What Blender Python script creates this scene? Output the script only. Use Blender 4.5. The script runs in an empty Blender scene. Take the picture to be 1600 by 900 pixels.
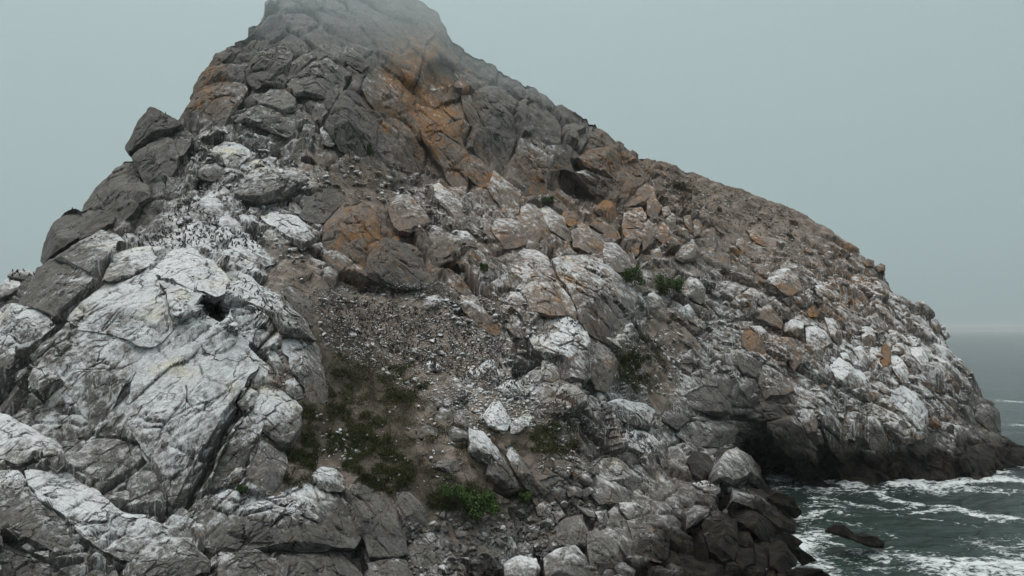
import bpy, math, random
import numpy as np
from mathutils import Vector

random.seed(7)
RNG = np.random.default_rng(11)
SC = bpy.context.scene

# ------------------------------------------------------------------ camera
# level drone camera 45 m above the sea, lens shifted up a little
CAM_H = 45.0          # metres above the water
FPX = 1067.0          # focal length in photograph pixels (1600 wide)
HOR = 515.0           # horizon row in the photograph
cam = bpy.data.cameras.new("camera")
cam.sensor_width = 36.0
cam.lens = 36.0 * FPX / 1600.0
cam.shift_y = (HOR - 450.0) / 1600.0
cam.clip_start = 0.5
cam.clip_end = 60000.0
cam_ob = bpy.data.objects.new("camera", cam)
cam_ob.location = (0, 0, CAM_H)
cam_ob.rotation_euler = (math.radians(90), 0, 0)
SC.collection.objects.link(cam_ob)
SC.camera = cam_ob

# ------------------------------------------------------------------ sky (overcast)
SUN_EL, SUN_ROT = math.radians(58), math.radians(-35)
world = bpy.data.worlds.new("World")
SC.world = world
world.use_nodes = True
nt = world.node_tree
for n in list(nt.nodes):
    nt.nodes.remove(n)
def wn(t, **kw):
    n = nt.nodes.new(t)
    for k, v in kw.items():
        setattr(n, k, v)
    return n
w_out = wn('ShaderNodeOutputWorld')
w_bg = wn('ShaderNodeBackground')
w_bg.inputs['Strength'].default_value = 0.1
w_sky = wn('ShaderNodeTexSky', sky_type='NISHITA', sun_disc=False, sun_elevation=SUN_EL, sun_rotation=SUN_ROT,
           altitude=50, air_density=1.0, dust_density=6.0, ozone_density=1.0)
w_hs = wn('ShaderNodeHueSaturation')
w_hs.inputs['Saturation'].default_value = 0.15
w_hs.inputs['Value'].default_value = 0.9
w_tc = wn('ShaderNodeTexCoord')
w_sep = wn('ShaderNodeSeparateXYZ')
w_ramp = wn('ShaderNodeValToRGB')
cr = w_ramp.color_ramp
cr.elements[0].position = 0.0
cr.elements[0].color = (0.115, 0.134, 0.134, 1)
cr.elements[1].position = 1.0
cr.elements[1].color = (2.55, 2.52, 2.46, 1)
e = cr.elements.new(0.72); e.color = (1.05, 1.08, 1.08, 1)
e = cr.elements.new(0.10); e.color = (0.165, 0.205, 0.21, 1)
e = cr.elements.new(0.45); e.color = (0.29, 0.385, 0.405, 1)
w_mul = wn('ShaderNodeVectorMath', operation='SCALE')
w_mul.inputs['Scale'].default_value = 10.0
w_nz = wn('ShaderNodeTexNoise')
w_nz.inputs['Scale'].default_value = 2.2
w_nz.inputs['Detail'].default_value = 3.0
w_nr = wn('ShaderNodeMapRange')
w_nr.inputs['To Min'].default_value = 0.86
w_nr.inputs['To Max'].default_value = 1.14
w_vm = wn('ShaderNodeVectorMath', operation='SCALE')
w_mix = wn('ShaderNodeMix', data_type='RGBA')
w_mix.inputs['Factor'].default_value = 0.88
L = nt.links.new
L(w_sky.outputs['Color'], w_hs.inputs['Color'])
L(w_tc.outputs['Generated'], w_sep.inputs['Vector'])
L(w_sep.outputs['Z'], w_ramp.inputs['Fac'])
L(w_ramp.outputs['Color'], w_mul.inputs[0])
L(w_tc.outputs['Generated'], w_nz.inputs['Vector'])
L(w_nz.outputs['Fac'], w_nr.inputs['Value'])
L(w_mul.outputs['Vector'], w_vm.inputs[0])
L(w_nr.outputs['Result'], w_vm.inputs['Scale'])
L(w_hs.outputs['Color'], w_mix.inputs['A'])
L(w_vm.outputs['Vector'], w_mix.inputs['B'])
L(w_mix.outputs['Result'], w_bg.inputs['Color'])
L(w_bg.outputs['Background'], w_out.inputs['Surface'])

# ------------------------------------------------------------------ soft sun behind cloud
sl = bpy.data.lights.new("sun", 'SUN')
sl.energy = 1.5
sl.angle = math.radians(20)
sl.color = (1.0, 0.955, 0.90)
so = bpy.data.objects.new("sun", sl)
SC.collection.objects.link(so)
sd = Vector((math.sin(SUN_ROT) * math.cos(SUN_EL) * 1.0, -0.35 * math.cos(SUN_EL), math.sin(SUN_EL)))
so.rotation_euler = sd.to_track_quat('Z', 'Y').to_euler()
so.location = (0, 0, 400)

SC.view_settings.view_transform = 'Standard'
SC.view_settings.look = 'None'
SC.view_settings.exposure = 0.3
SC.view_settings.gamma = 1.0
SC.view_settings.use_curve_mapping = False
SC.render.engine = 'CYCLES'
SC.cycles.max_bounces = 5
SC.cycles.diffuse_bounces = 2
SC.cycles.glossy_bounces = 2
SC.cycles.volume_bounces = 1
SC.cycles.use_adaptive_sampling = True
SC.cycles.adaptive_threshold = 0.025

# ------------------------------------------------------------------ noise helpers (numpy)
def h3(ix, iy, iz, seed):
    n = (ix.astype(np.int64) * 374761393 + iy.astype(np.int64) * 668265263 + iz.astype(np.int64) * 1440662683 + seed * 974634777) & 0xFFFFFFFF
    n = ((n ^ (n >> 13)) * 1274126177) & 0xFFFFFFFF
    n = ((n ^ (n >> 15)) * 2246822519) & 0xFFFFFFFF
    return (n ^ (n >> 16)) & 0xFFFFFFFF
def h3f(ix, iy, iz, seed):
    return h3(ix, iy, iz, seed).astype(np.float64) / 4294967295.0

def vnoise(p, seed=0):
    i = np.floor(p).astype(np.int64)
    f = p - i
    f = f * f * f * (f * (f * 6 - 15) + 10)
    r = 0
    for dx in (0, 1):
        wx = f[:, 0] if dx else 1 - f[:, 0]
        for dy in (0, 1):
            wy = f[:, 1] if dy else 1 - f[:, 1]
            for dz in (0, 1):
                wz = f[:, 2] if dz else 1 - f[:, 2]
                r = r + wx * wy * wz * h3f(i[:, 0] + dx, i[:, 1] + dy, i[:, 2] + dz, seed)
    return r * 2 - 1
def fbm(p, seed=0, octs=4, gain=0.5, lac=2.03):
    a, r = 1.0, 0
    for k in range(octs):
        r = r + a * vnoise(p, seed + k * 17)
        p = p * lac + 13.7
        a *= gain
    return r

def voro(q, seed):
    """nearest cell: f1, f2, offset to its centre, three random numbers"""
    i = np.floor(q).astype(np.int64)
    n = len(q)
    f1 = np.full(n, 9.0); f2 = np.full(n, 9.0)
    off = np.zeros((n, 3)); rid = np.zeros(n, np.int64)
    for dx in (-1, 0, 1):
        for dy in (-1, 0, 1):
            for dz in (-1, 0, 1):
                cx, cy, cz = i[:, 0] + dx, i[:, 1] + dy, i[:, 2] + dz
                h = h3(cx, cy, cz, seed)
                jx = cx + 0.5 + 0.8 * ((h & 1023) / 1023.0 - 0.5)
                jy = cy + 0.5 + 0.8 * (((h >> 10) & 1023) / 1023.0 - 0.5)
                jz = cz + 0.5 + 0.8 * (((h >> 20) & 1023) / 1023.0 - 0.5)
                ox, oy, oz = q[:, 0] - jx, q[:, 1] - jy, q[:, 2] - jz
                d = np.sqrt(ox * ox + oy * oy + oz * oz)
                m = d < f1
                f2 = np.where(m, f1, np.minimum(f2, d))
                f1 = np.where(m, d, f1)
                off[m, 0] = ox[m]; off[m, 1] = oy[m]; off[m, 2] = oz[m]
                rid[m] = h[m]
    return f1, f2, off, rid

def sstep(a, b, x):
    t = np.clip((x - a) / (b - a), 0, 1)
    return t * t * (3 - 2 * t)

def blocks(p, size, seed, ang, stretch=1.9, tilt=0.55, step=0.35, crack=0.16, warp=0.25):
    """jointed rock: every cell is a tilted, offset facet with a recessed joint round it (metres)"""
    c, s = math.cos(ang), math.sin(ang)
    q = np.empty_like(p)
    q[:, 0] = (c * p[:, 0] + s * p[:, 2]) / (size * stretch)
    q[:, 1] = p[:, 1] / (size * 1.3)
    q[:, 2] = (-s * p[:, 0] + c * p[:, 2]) / size
    w = np.stack([vnoise(q * 0.9 + 5 * k, seed + 100 + k) for k in range(3)], 1)
    q = q + warp * w
    f1, f2, off, rid = voro(q, seed)
    nx = ((rid & 255) / 127.5 - 1); ny = (((rid >> 8) & 255) / 127.5 - 1); nz = (((rid >> 16) & 255) / 127.5 - 1)
    st = ((rid >> 24) & 255) / 127.5 - 1
    d = tilt * (off[:, 0] * nx + off[:, 1] * ny + off[:, 2] * nz) + step * 0.5 * st
    d = d - crack * (1 - sstep(0.0, 0.13, f2 - f1))
    return size * d

def blocks2(p, px, size, seed, **kw):
    """joints rise to the right on the left mass and fall to the right on the rest"""
    out = np.zeros(len(p))
    left = px + 40 * vnoise(p / 14.0, 5) < 455
    if left.any():
        out[left] = blocks(p[left], size, seed, math.radians(52), **kw)
    r = ~left
    if r.any():
        out[r] = blocks(p[r], size, seed + 50, math.radians(-48), **kw)
    return out

# ------------------------------------------------------------------ photograph pixel <-> place
def unproj(px, py, Y):
    px, py, Y = np.asarray(px, float), np.asarray(py, float), np.asarray(Y, float)
    return np.stack([(px - 800.0) * Y / FPX, Y * np.ones_like(px), CAM_H - (py - HOR) * Y / FPX], -1)
def proj(P):
    return 800.0 + P[..., 0] / P[..., 1] * FPX, HOR + (CAM_H - P[..., 2]) / P[..., 1] * FPX
def ysea(py):
    return CAM_H * FPX / np.maximum(np.asarray(py, float) - HOR, 1.0)

# surveyed distances over the island: column, row, metres from the camera
CTRL = """0,440,128 30,425,135 -60,480,130 -200,560,120 -420,660,110 -420,950,70 -200,800,80 -60,650,100
95,370,145 175,310,155 240,205,166 215,260,158 140,390,126 90,450,118 40,510,112 200,490,112 310,420,120 280,640,105 140,600,106 60,600,104
30,680,98 60,790,86 200,800,92 50,890,80 200,890,84 340,780,100 430,820,100 400,890,92 420,690,108 520,840,104 560,900,99 0,950,74 400,960,86 700,960,98
220,370,136 280,350,142 400,330,155 360,400,134 440,290,165 550,380,160 630,420,160 450,250,175 350,250,165 430,480,125 390,540,116 480,580,122 470,440,140
560,480,148 650,530,145 560,600,132 600,700,118 700,650,128 700,760,115 760,600,138 720,480,155 800,560,148 880,545,150 930,470,167 840,440,166 640,640,128
1000,560,172 1000,620,165 900,660,140 860,740,128 960,640,150 1060,600,182 1040,660,168 1100,630,180 1110,685,176 1235,700,190 1210,630,195 1180,720,206 1205,735,206
1160,570,198 1175,535,205 1085,455,212 1225,440,226 1275,535,214 1320,590,208 1365,680,202 1420,650,209 1400,738,202 1300,738,201 1230,748,199 1500,730,208 1550,725,214 1600,705,226
1590,690,231 1560,660,238 1530,610,246 1470,510,255 1390,420,262 1240,325,275 1100,275,280 1000,240,272 930,195,262 820,130,258 720,65,250 640,0,245 560,-30,242 420,10,216 330,92,196 300,145,188
350,160,183 420,100,201 500,120,201 550,200,190 480,200,185 600,80,223 680,60,236 650,180,218 720,200,222 700,280,212 780,250,225 850,270,229 850,320,224 940,250,241 960,340,230
930,400,200 800,360,190 720,340,186 640,300,195 580,300,182 650,380,168 750,420,168 1010,360,225 1080,330,250 1150,330,262 1100,400,229 1000,440,200 1040,520,190 1200,380,250 1300,420,247
1330,500,228 1430,520,240 1480,600,226 1420,560,226 1530,690,223 1150,730,164 1090,730,160 1010,710,155 1010,840,125 880,835,121 880,890,111 1120,840,131 1200,800,152 1210,860,135 1240,890,126
1100,900,118 700,890,106 640,850,108 780,840,117 960,800,131 960,900,112 1080,780,146 1170,770,160 1000,960,98 1180,960,104"""
SEAPT = [(1245, 766), (1262, 780), (1275, 800), (1270, 830), (1285, 860), (1310, 885), (1320, 775), (1320, 820), (1400, 768), (1400, 840), (1500, 762), (1500, 830), (1450, 900),
         (1600, 742), (1600, 800), (1600, 900), (1330, 940), (1720, 760), (1720, 900), (1300, 990), (1600, 990), (1215, 764)]
cp = [tuple(map(float, t.split(','))) for t in CTRL.split()]
cp += [(x, y, float(ysea(y)) * 1.045 + 3) for x, y in SEAPT]
cp = np.array(cp)
def tps_fit(xy, v, lam):
    n = len(xy)
    d = np.linalg.norm(xy[:, None] - xy[None], axis=2)
    K = np.where(d > 0, d * d * np.log(d + 1e-12), 0) + lam * np.eye(n)
    P = np.c_[np.ones(n), xy]
    A = np.zeros((n + 3, n + 3)); A[:n, :n] = K; A[:n, n:] = P; A[n:, :n] = P.T
    return np.linalg.solve(A, np.r_[v, np.zeros(3)])
_xy = cp[:, :2] / 300.0
_w = tps_fit(_xy, 100.0 / cp[:, 2], 0.002)
def depth_exact(px, py):
    q = np.stack([px, py], 1) / 300.0
    out = np.empty(len(q))
    for a in range(0, len(q), 20000):
        s = q[a:a + 20000]
        d = np.sqrt((s[:, None, 0] - _xy[None, :, 0]) ** 2 + (s[:, None, 1] - _xy[None, :, 1]) ** 2) + 1e-12
        out[a:a + 20000] = (d * d * np.log(d)) @ _w[:-3] + _w[-3] + s @ _w[-2:]
    return 100.0 / np.clip(out, 0.3, 1.6)
# cached on a 5-pixel lattice
GX, GY = np.arange(-440, 1741, 5.0), np.arange(-80, 1021, 5.0)
_gx, _gy = np.meshgrid(GX, GY)
DISP = 1.0 / depth_exact(_gx.ravel(), _gy.ravel()).reshape(_gx.shape)
# hollows: the sea cave and the overhang in the white mass (metres pushed back)
def hollow(px, py, cx, cy, rx, ry, a):
    c, s = math.cos(a), math.sin(a)
    u = ((px - cx) * c + (py - cy) * s) / rx; v = (-(px - cx) * s + (py - cy) * c) / ry
    return 1 - sstep(0.55, 1.0, np.sqrt(u * u + v * v))
def add_hollows(px, py, Y):
    h = 17 * hollow(px, py, 1190, 722, 62, 36, 0.55) + 9 * hollow(px, py, 1290, 722, 16, 34, -0.3)
    h = h + 13 * hollow(px, py, 330, 477, 29, 26, 0.3) + 5 * hollow(px, py, 690, 117, 30, 26, 0.3)
    h = h + 6 * hollow(px, py, 900, 282, 42, 34, 0.5) + 4 * hollow(px, py, 700, 425, 26, 16, 0)
    return Y + h
def bil(grid, px, py, x0, y0, d):
    fx = np.clip((px - x0) / d, 0, grid.shape[1] - 1.001); fy = np.clip((py - y0) / d, 0, grid.shape[0] - 1.001)
    ix, iy = fx.astype(int), fy.astype(int)
    tx, ty = fx - ix, fy - iy
    return (grid[iy, ix] * (1 - tx) + grid[iy, ix + 1] * tx) * (1 - ty) + (grid[iy + 1, ix] * (1 - tx) + grid[iy + 1, ix + 1] * tx) * ty
def depth(px, py):
    return 1.0 / bil(DISP, np.asarray(px, float), np.asarray(py, float), GX[0], GY[0], 5.0)

# ------------------------------------------------------------------ what grows and lies where (32 x 18 cells of the island face)
WHITE = """00000000000000000000000000000000 00000001111100000000000000000000 00000001111122200000000000000000 00000011111112100000000000000000
00000255643211111100000000000000 00000455443233211121111111100000 00000565542124443332222333330000 00135676653111222222222344443300
02356776642211344544443344454430 34678887522223455344555544565530 64677887641122234865455545666750 35557887641123445565533345767630
35656775631212364456532235658530 64435664411112353234532124447320 65324543431001331122323101222210 37743356773100122222222211222210
24776534751112222222221111222200 22344343221113223322211111222200"""
ORANGE = """00000000000000000000000000000000 00000000000056200000000000000000 00000060000176300000000000000000 00000020000258400000000000000000
00000000000127411025400000000000 00000000000224553534433220000000 00000000002323344466433331100000 00000000013553344433433334443000
00000000023443323542222334544200 00000000001111233321111224543310 00000000001111222321111263334210 00000000001111111211111122233220
00000000011111112211101122232210 00000000021110111222100012222210 00000000010000111122210012221110 00000000000000111111110011111100
00000000000000001111100000000000 00000000000000000000000000000000"""
SOIL = """00000000000000000000000000000000 00000000000000000000000000000000 00000000121000000000000000000000 00000000111000000000000000000000
00000001344300000000034000000000 00000000045640000000058877400000 00000001345642100000026766541000 00000001450022200000124555421000
00000000560000031000442332220000 00000000468776310000432221110000 00000000299888610000762100000000 00000000399987560006731000000000
00000000899994384400720000000000 00000000999997488510200000000000 00000000879998688400000000000000 00000000542599974300000000000000
00000000000007641000000000000000 00000000000003420000000000000000"""
def parse(s):
    return np.array([[int(c) / 9.0 for c in r] for r in s.split()])
WHITE, ORANGE, SOIL = parse(WHITE), parse(ORANGE), parse(SOIL)
WHITE[:11, 20:28] *= 0.8
ORANGE[4:8, 12:20] *= 0.72
ORANGE[3:5, 13] *= 1.2
WHITE[5:12, 11:20] *= 0.8
def fld(m, px, py):
    return bil(m, px, py, 25.0, 25.0, 50.0)

# ------------------------------------------------------------------ object helpers
def mesh_obj(name, verts, faces, mat, parent=None, attrs=None, smooth=True):
    me = bpy.data.meshes.new(name)
    verts = np.ascontiguousarray(verts, np.float32)
    faces = np.ascontiguousarray(faces, np.int32)
    k = faces.shape[1]
    me.vertices.add(len(verts)); me.vertices.foreach_set('co', verts.ravel())
    me.loops.add(faces.size); me.loops.foreach_set('vertex_index', faces.ravel())
    me.polygons.add(len(faces)); me.polygons.foreach_set('loop_start', np.arange(0, faces.size, k, dtype=np.int32))
    if attrs:
        for an, av in attrs.items():
            a = me.attributes.new(an, 'FLOAT', 'POINT')
            a.data.foreach_set('value', np.ascontiguousarray(av, np.float32))
    me.update(calc_edges=True)
    me.polygons.foreach_set('use_smooth', np.full(len(faces), smooth))
    me.materials.append(mat)
    ob = bpy.data.objects.new(name, me)
    SC.collection.objects.link(ob)
    if parent is not None:
        ob.parent = parent
    return ob
def tag(o, label=None, cat=None, group=None, kind=None):
    for k, v in (('label', label), ('category', cat), ('group', group), ('kind', kind)):
        if v:
            o[k] = v
    return o
def vnormals(V, F):
    n = np.zeros_like(V)
    a, b, c = V[F[:, 0]], V[F[:, 1]], V[F[:, 2]]
    fn = np.cross(b - a, c - a)
    if F.shape[1] == 4:
        fn = fn + np.cross(c - a, V[F[:, 3]] - a)
    for k in range(F.shape[1]):
        for j in range(3):
            n[:, j] += np.bincount(F[:, k], fn[:, j], len(V))
    return n / (np.linalg.norm(n, axis=1, keepdims=True) + 1e-12)
def grid_faces(nr, nc, wrap=False):
    i = np.arange(nr * nc).reshape(nr, nc)
    if wrap:
        i = np.c_[i, i[:, :1]]
    return np.stack([i[:-1, :-1], i[1:, :-1], i[1:, 1:], i[:-1, 1:]], -1).reshape(-1, 4)

# ------------------------------------------------------------------ materials
class NT:
    def __init__(s, name):
        s.m = bpy.data.materials.new(name); s.m.use_nodes = True
        s.t = s.m.node_tree
        for n in list(s.t.nodes): s.t.nodes.remove(n)
        s.out = s.n('ShaderNodeOutputMaterial'); s.b = s.n('ShaderNodeBsdfPrincipled')
        s.l(s.b.outputs[0], s.out.inputs['Surface'])
    def n(s, t, **kw):
        n = s.t.nodes.new(t)
        for k, v in kw.items(): setattr(n, k, v)
        return n
    def l(s, a, b): s.t.links.new(a, b)
    def put(s, inp, v):
        if isinstance(v, bpy.types.NodeSocket): s.l(v, inp)
        else: inp.default_value = v
    def math(s, op, a, b=0.5, c=None, clamp=False):
        n = s.n('ShaderNodeMath', operation=op, use_clamp=clamp)
        s.put(n.inputs[0], a); s.put(n.inputs[1], b)
        if c is not None: s.put(n.inputs[2], c)
        return n.outputs[0]
    def rng(s, v, a, b, c=0.0, d=1.0, smooth=True):
        n = s.n('ShaderNodeMapRange', interpolation_type='SMOOTHSTEP' if smooth else 'LINEAR')
        s.put(n.inputs['Value'], v); s.put(n.inputs['From Min'], a); s.put(n.inputs['From Max'], b); s.put(n.inputs['To Min'], c); s.put(n.inputs['To Max'], d)
        return n.outputs[0]
    def mix(s, f, a, b, blend='MIX'):
        n = s.n('ShaderNodeMix', data_type='RGBA', blend_type=blend)
        s.put(n.inputs['Factor'], f); s.put(n.inputs['A'], a); s.put(n.inputs['B'], b)
        return n.outputs['Result']
    def attr(s, name): return s.n('ShaderNodeAttribute', attribute_name=name).outputs['Fac']
    def pos(s): return s.n('ShaderNodeNewGeometry').outputs['Position']
    def mapped(s, vec, scale=(1, 1, 1), rot=(0, 0, 0), loc=(0, 0, 0)):
        n = s.n('ShaderNodeMapping'); s.l(vec, n.inputs['Vector'])
        n.inputs['Scale'].default_value = scale; n.inputs['Rotation'].default_value = rot; n.inputs['Location'].default_value = loc
        return n.outputs[0]
    def along(s, vec, ang, scale):
        return s.mapped(s.mapped(vec, (1, 1, 1), (0, ang, 0)), scale)
    def noise(s, vec, scale, detail=4.0, rough=0.55, dist=0.0):
        n = s.n('ShaderNodeTexNoise'); s.l(vec, n.inputs['Vector'])
        n.inputs['Scale'].default_value = scale; n.inputs['Detail'].default_value = detail
        n.inputs['Roughness'].default_value = rough; n.inputs['Distortion'].default_value = dist
        return n.outputs['Fac']
    def edge(s, vec, scale):
        n = s.n('ShaderNodeTexVoronoi', feature='DISTANCE_TO_EDGE'); s.l(vec, n.inputs['Vector'])
        n.inputs['Scale'].default_value = scale
        return n.outputs['Distance']
def rgb(r, g, b): return (r, g, b, 1.0)

def rock_material():
    s = NT("weathered_granite")
    P = s.pos()
    nrm = s.n('ShaderNodeNewGeometry').outputs['Normal']
    sep = s.n('ShaderNodeSeparateXYZ'); s.l(nrm, sep.inputs[0]); nz = sep.outputs['Z']
    sp = s.n('ShaderNodeSeparateXYZ'); s.l(P, sp.inputs[0]); wz = sp.outputs['Z']
    wat, ora, soi, tone = s.attr('white'), s.attr('orange'), s.attr('soil'), s.attr('tone')
    big = s.noise(P, 0.09, 5, 0.6)
    mid = s.noise(P, 0.45, 5, 0.62)
    fine = s.noise(P, 2.2, 4, 0.65)
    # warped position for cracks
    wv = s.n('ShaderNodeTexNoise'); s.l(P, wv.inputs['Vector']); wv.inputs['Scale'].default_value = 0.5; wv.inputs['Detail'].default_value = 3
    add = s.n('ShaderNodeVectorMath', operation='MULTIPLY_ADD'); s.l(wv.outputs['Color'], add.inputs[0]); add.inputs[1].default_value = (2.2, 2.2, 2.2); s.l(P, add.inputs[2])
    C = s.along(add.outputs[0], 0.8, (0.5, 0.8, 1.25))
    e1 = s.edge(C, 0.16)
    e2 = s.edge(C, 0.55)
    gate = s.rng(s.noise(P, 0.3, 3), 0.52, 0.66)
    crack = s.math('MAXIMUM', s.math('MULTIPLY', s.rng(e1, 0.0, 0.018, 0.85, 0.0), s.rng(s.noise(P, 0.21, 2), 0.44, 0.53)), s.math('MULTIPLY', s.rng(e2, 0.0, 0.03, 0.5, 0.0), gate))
    grain = s.noise(P, 6.5, 3, 0.75)
    sideL = s.rng(s.math('MULTIPLY_ADD', big, 40.0, sp.outputs['X']), -22.0, -14.0, 1.0, 0.0)
    linA = s.noise(s.along(P, 0.95, (0.22, 1.0, 2.4)), 1.0, 5, 0.66, 0.25)
    linB = s.noise(s.along(P, -0.85, (0.22, 1.0, 2.4)), 1.0, 5, 0.66, 0.25)
    lin = s.math('ADD', s.math('MULTIPLY', linA, sideL), s.math('MULTIPLY', linB, s.math('SUBTRACT', 1.0, sideL)))
    # mineral grey
    base = s.mix(s.rng(big, 0.3, 0.7), rgb(0.115, 0.108, 0.100), rgb(0.275, 0.264, 0.25))
    base = s.mix(s.rng(mid, 0.35, 0.75, 0.0, 0.75), base, rgb(0.36, 0.348, 0.33))
    base = s.mix(s.rng(fine, 0.35, 0.65, 0.55, 0.0), base, rgb(0.075, 0.068, 0.06))
    base = s.mix(s.rng(s.math('MULTIPLY_ADD', lin, 0.6, s.math('MULTIPLY', grain, 0.5)), 0.45, 0.65, 0.6, 0.0), base, rgb(0.085, 0.078, 0.07))
    # dark water stains running down steep faces
    V = s.mapped(P, (0.75, 0.75, 0.055))
    st = s.noise(V, 1.0, 4, 0.6, 0.3)
    steep = s.rng(nz, 0.15, 0.6, 1.0, 0.0)
    base = s.mix(s.math('MULTIPLY', s.rng(st, 0.52, 0.68, 0.0, 0.62), steep), base, rgb(0.06, 0.054, 0.048))
    base = s.mix(1.0, base, s.mix(tone, rgb(0, 0, 0), rgb(2, 2, 2)), 'MULTIPLY')
    # iron and lichen
    om = s.math('ADD', ora, s.math('MULTIPLY_ADD', s.math('ADD', s.noise(P, 0.2, 6, 0.7, 0.6), s.math('MULTIPLY', st, 0.6)), 2.6, -2.1))
    omk = s.rng(om, 0.28, 0.8, 0.0, 0.85)
    ocol = s.mix(s.rng(s.noise(P, 0.8, 5, 0.6), 0.3, 0.7), rgb(0.22, 0.12, 0.065), rgb(0.44, 0.22, 0.075))
    ocol = s.mix(s.rng(fine, 0.4, 0.65, 0.4, 0.0), ocol, rgb(0.10, 0.062, 0.038))
    warm = s.mix(s.rng(ora, 0.02, 0.35, 0.0, 0.6), base, s.mix(1.0, base, rgb(1.16, 0.92, 0.78), 'MULTIPLY'))
    col = s.mix(omk, warm, ocol)
    # guano: lies on tops and ledges, runs down in streaks
    run = s.noise(s.mapped(P, (1.0, 1.0, 0.042)), 1.0, 4, 0.66, 0.15)
    blot = s.noise(P, 0.33, 6, 0.68, 0.3)
    spk = s.noise(P, 1.5, 4, 0.7)
    top = s.rng(nz, 0.1, 0.8, -0.22, 0.28)
    nsum = s.math('MULTIPLY_ADD', blot, 2.2, s.math('MULTIPLY_ADD', run, 1.9, s.math('MULTIPLY_ADD', lin, 0.5, s.math('MULTIPLY_ADD', grain, 0.9, -2.75))))
    g = s.math('MULTIPLY_ADD', wat, 1.15, s.math('ADD', top, s.math('ADD', nsum, -0.60)))
    gm = s.math('MULTIPLY', s.rng(g, -0.08, 0.62, 0.0, 0.97, False), s.rng(wat, 0.02, 0.16))
    gm = s.math('MULTIPLY', gm, s.rng(s.math('MULTIPLY_ADD', lin, 0.5, s.math('MULTIPLY', grain, 0.5)), 0.38, 0.58, 0.62, 1.0))
    drip = s.noise(s.mapped(P, (1.9, 1.9, 0.045)), 1.0, 3, 0.6, 0.1)
    dm_ = s.math('MULTIPLY', s.math('MULTIPLY', s.rng(drip, 0.56, 0.64), s.rng(wat, 0.12, 0.4)), s.math('MULTIPLY', s.rng(nz, 0.35, 0.75, 0.6, 0.0), s.rng(big, 0.34, 0.5)))
    gm = s.math('MAXIMUM', gm, dm_)
    gm = s.math('MULTIPLY', gm, s.rng(crack, 0.2, 0.9, 1.0, 0.35))
    gcol = s.mix(s.rng(s.noise(P, 0.12, 3), 0.55, 0.78), rgb(0.76, 0.775, 0.79), rgb(0.78, 0.72, 0.58))
    col = s.mix(gm, col, gcol)
    # earth
    so_n = s.math('ADD', soi, s.math('MULTIPLY_ADD', s.noise(P, 0.35, 5, 0.65), 0.9, -0.45))
    ecol = s.mix(s.rng(s.noise(P, 0.25, 5, 0.6), 0.35, 0.65), rgb(0.10, 0.08, 0.062), rgb(0.27, 0.22, 0.185))
    ecol = s.mix(s.rng(s.noise(P, 2.8, 3, 0.7), 0.45, 0.75, 0.0, 0.75), ecol, rgb(0.27, 0.24, 0.21))
    ecol = s.mix(s.rng(s.math('MULTIPLY_ADD', s.noise(P, 0.15, 3), 0.4, soi), 0.95, 1.2, 0.0, 0.75), ecol, rgb(0.052, 0.044, 0.03))
    emk = s.math('MULTIPLY', s.rng(so_n, 0.28, 0.62), s.rng(soi, 0.05, 0.25))
    col = s.mix(emk, col, ecol)
    # splash zone: black algae, brown weed
    wn_ = s.math('MULTIPLY_ADD', s.noise(P, 0.16, 5, 0.6), -15.0, s.math('ADD', wz, 5.0))
    wetm = s.rng(s.math('SUBTRACT', wn_, s.rng(sp.outputs['X'], 15.0, 50.0, 0.0, 3.0)), 1.0, 6.0, 1.0, 0.0)
    wcol = s.mix(s.rng(mid, 0.4, 0.65), rgb(0.007, 0.0065, 0.006), rgb(0.032, 0.025, 0.018))
    col = s.mix(s.math('MULTIPLY', wetm, 0.97), col, wcol)
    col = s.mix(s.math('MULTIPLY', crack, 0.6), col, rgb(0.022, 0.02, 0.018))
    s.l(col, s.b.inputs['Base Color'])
    s.put(s.b.inputs['Roughness'], s.rng(wetm, 0, 1, 0.9, 0.45))
    s.put(s.b.inputs['Specular IOR Level'], s.rng(wetm, 0, 1, 0.22, 0.10))
    hgt = s.math('MULTIPLY_ADD', lin, 0.3, s.math('MULTIPLY_ADD', grain, 0.2, s.math('MULTIPLY_ADD', mid, 0.25, s.math('MULTIPLY_ADD', fine, 0.45, s.math('MULTIPLY_ADD', crack, -0.6, s.math('MULTIPLY', s.noise(C, 0.8, 4, 0.7), 0.18))))))
    bp = s.n('ShaderNodeBump'); s.l(hgt, bp.inputs['Height']); bp.inputs['Strength'].default_value = 1.0; bp.inputs['Distance'].default_value = 0.9
    s.l(bp.outputs[0], s.b.inputs['Normal'])
    return s.m
ROCK = rock_material()

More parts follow.
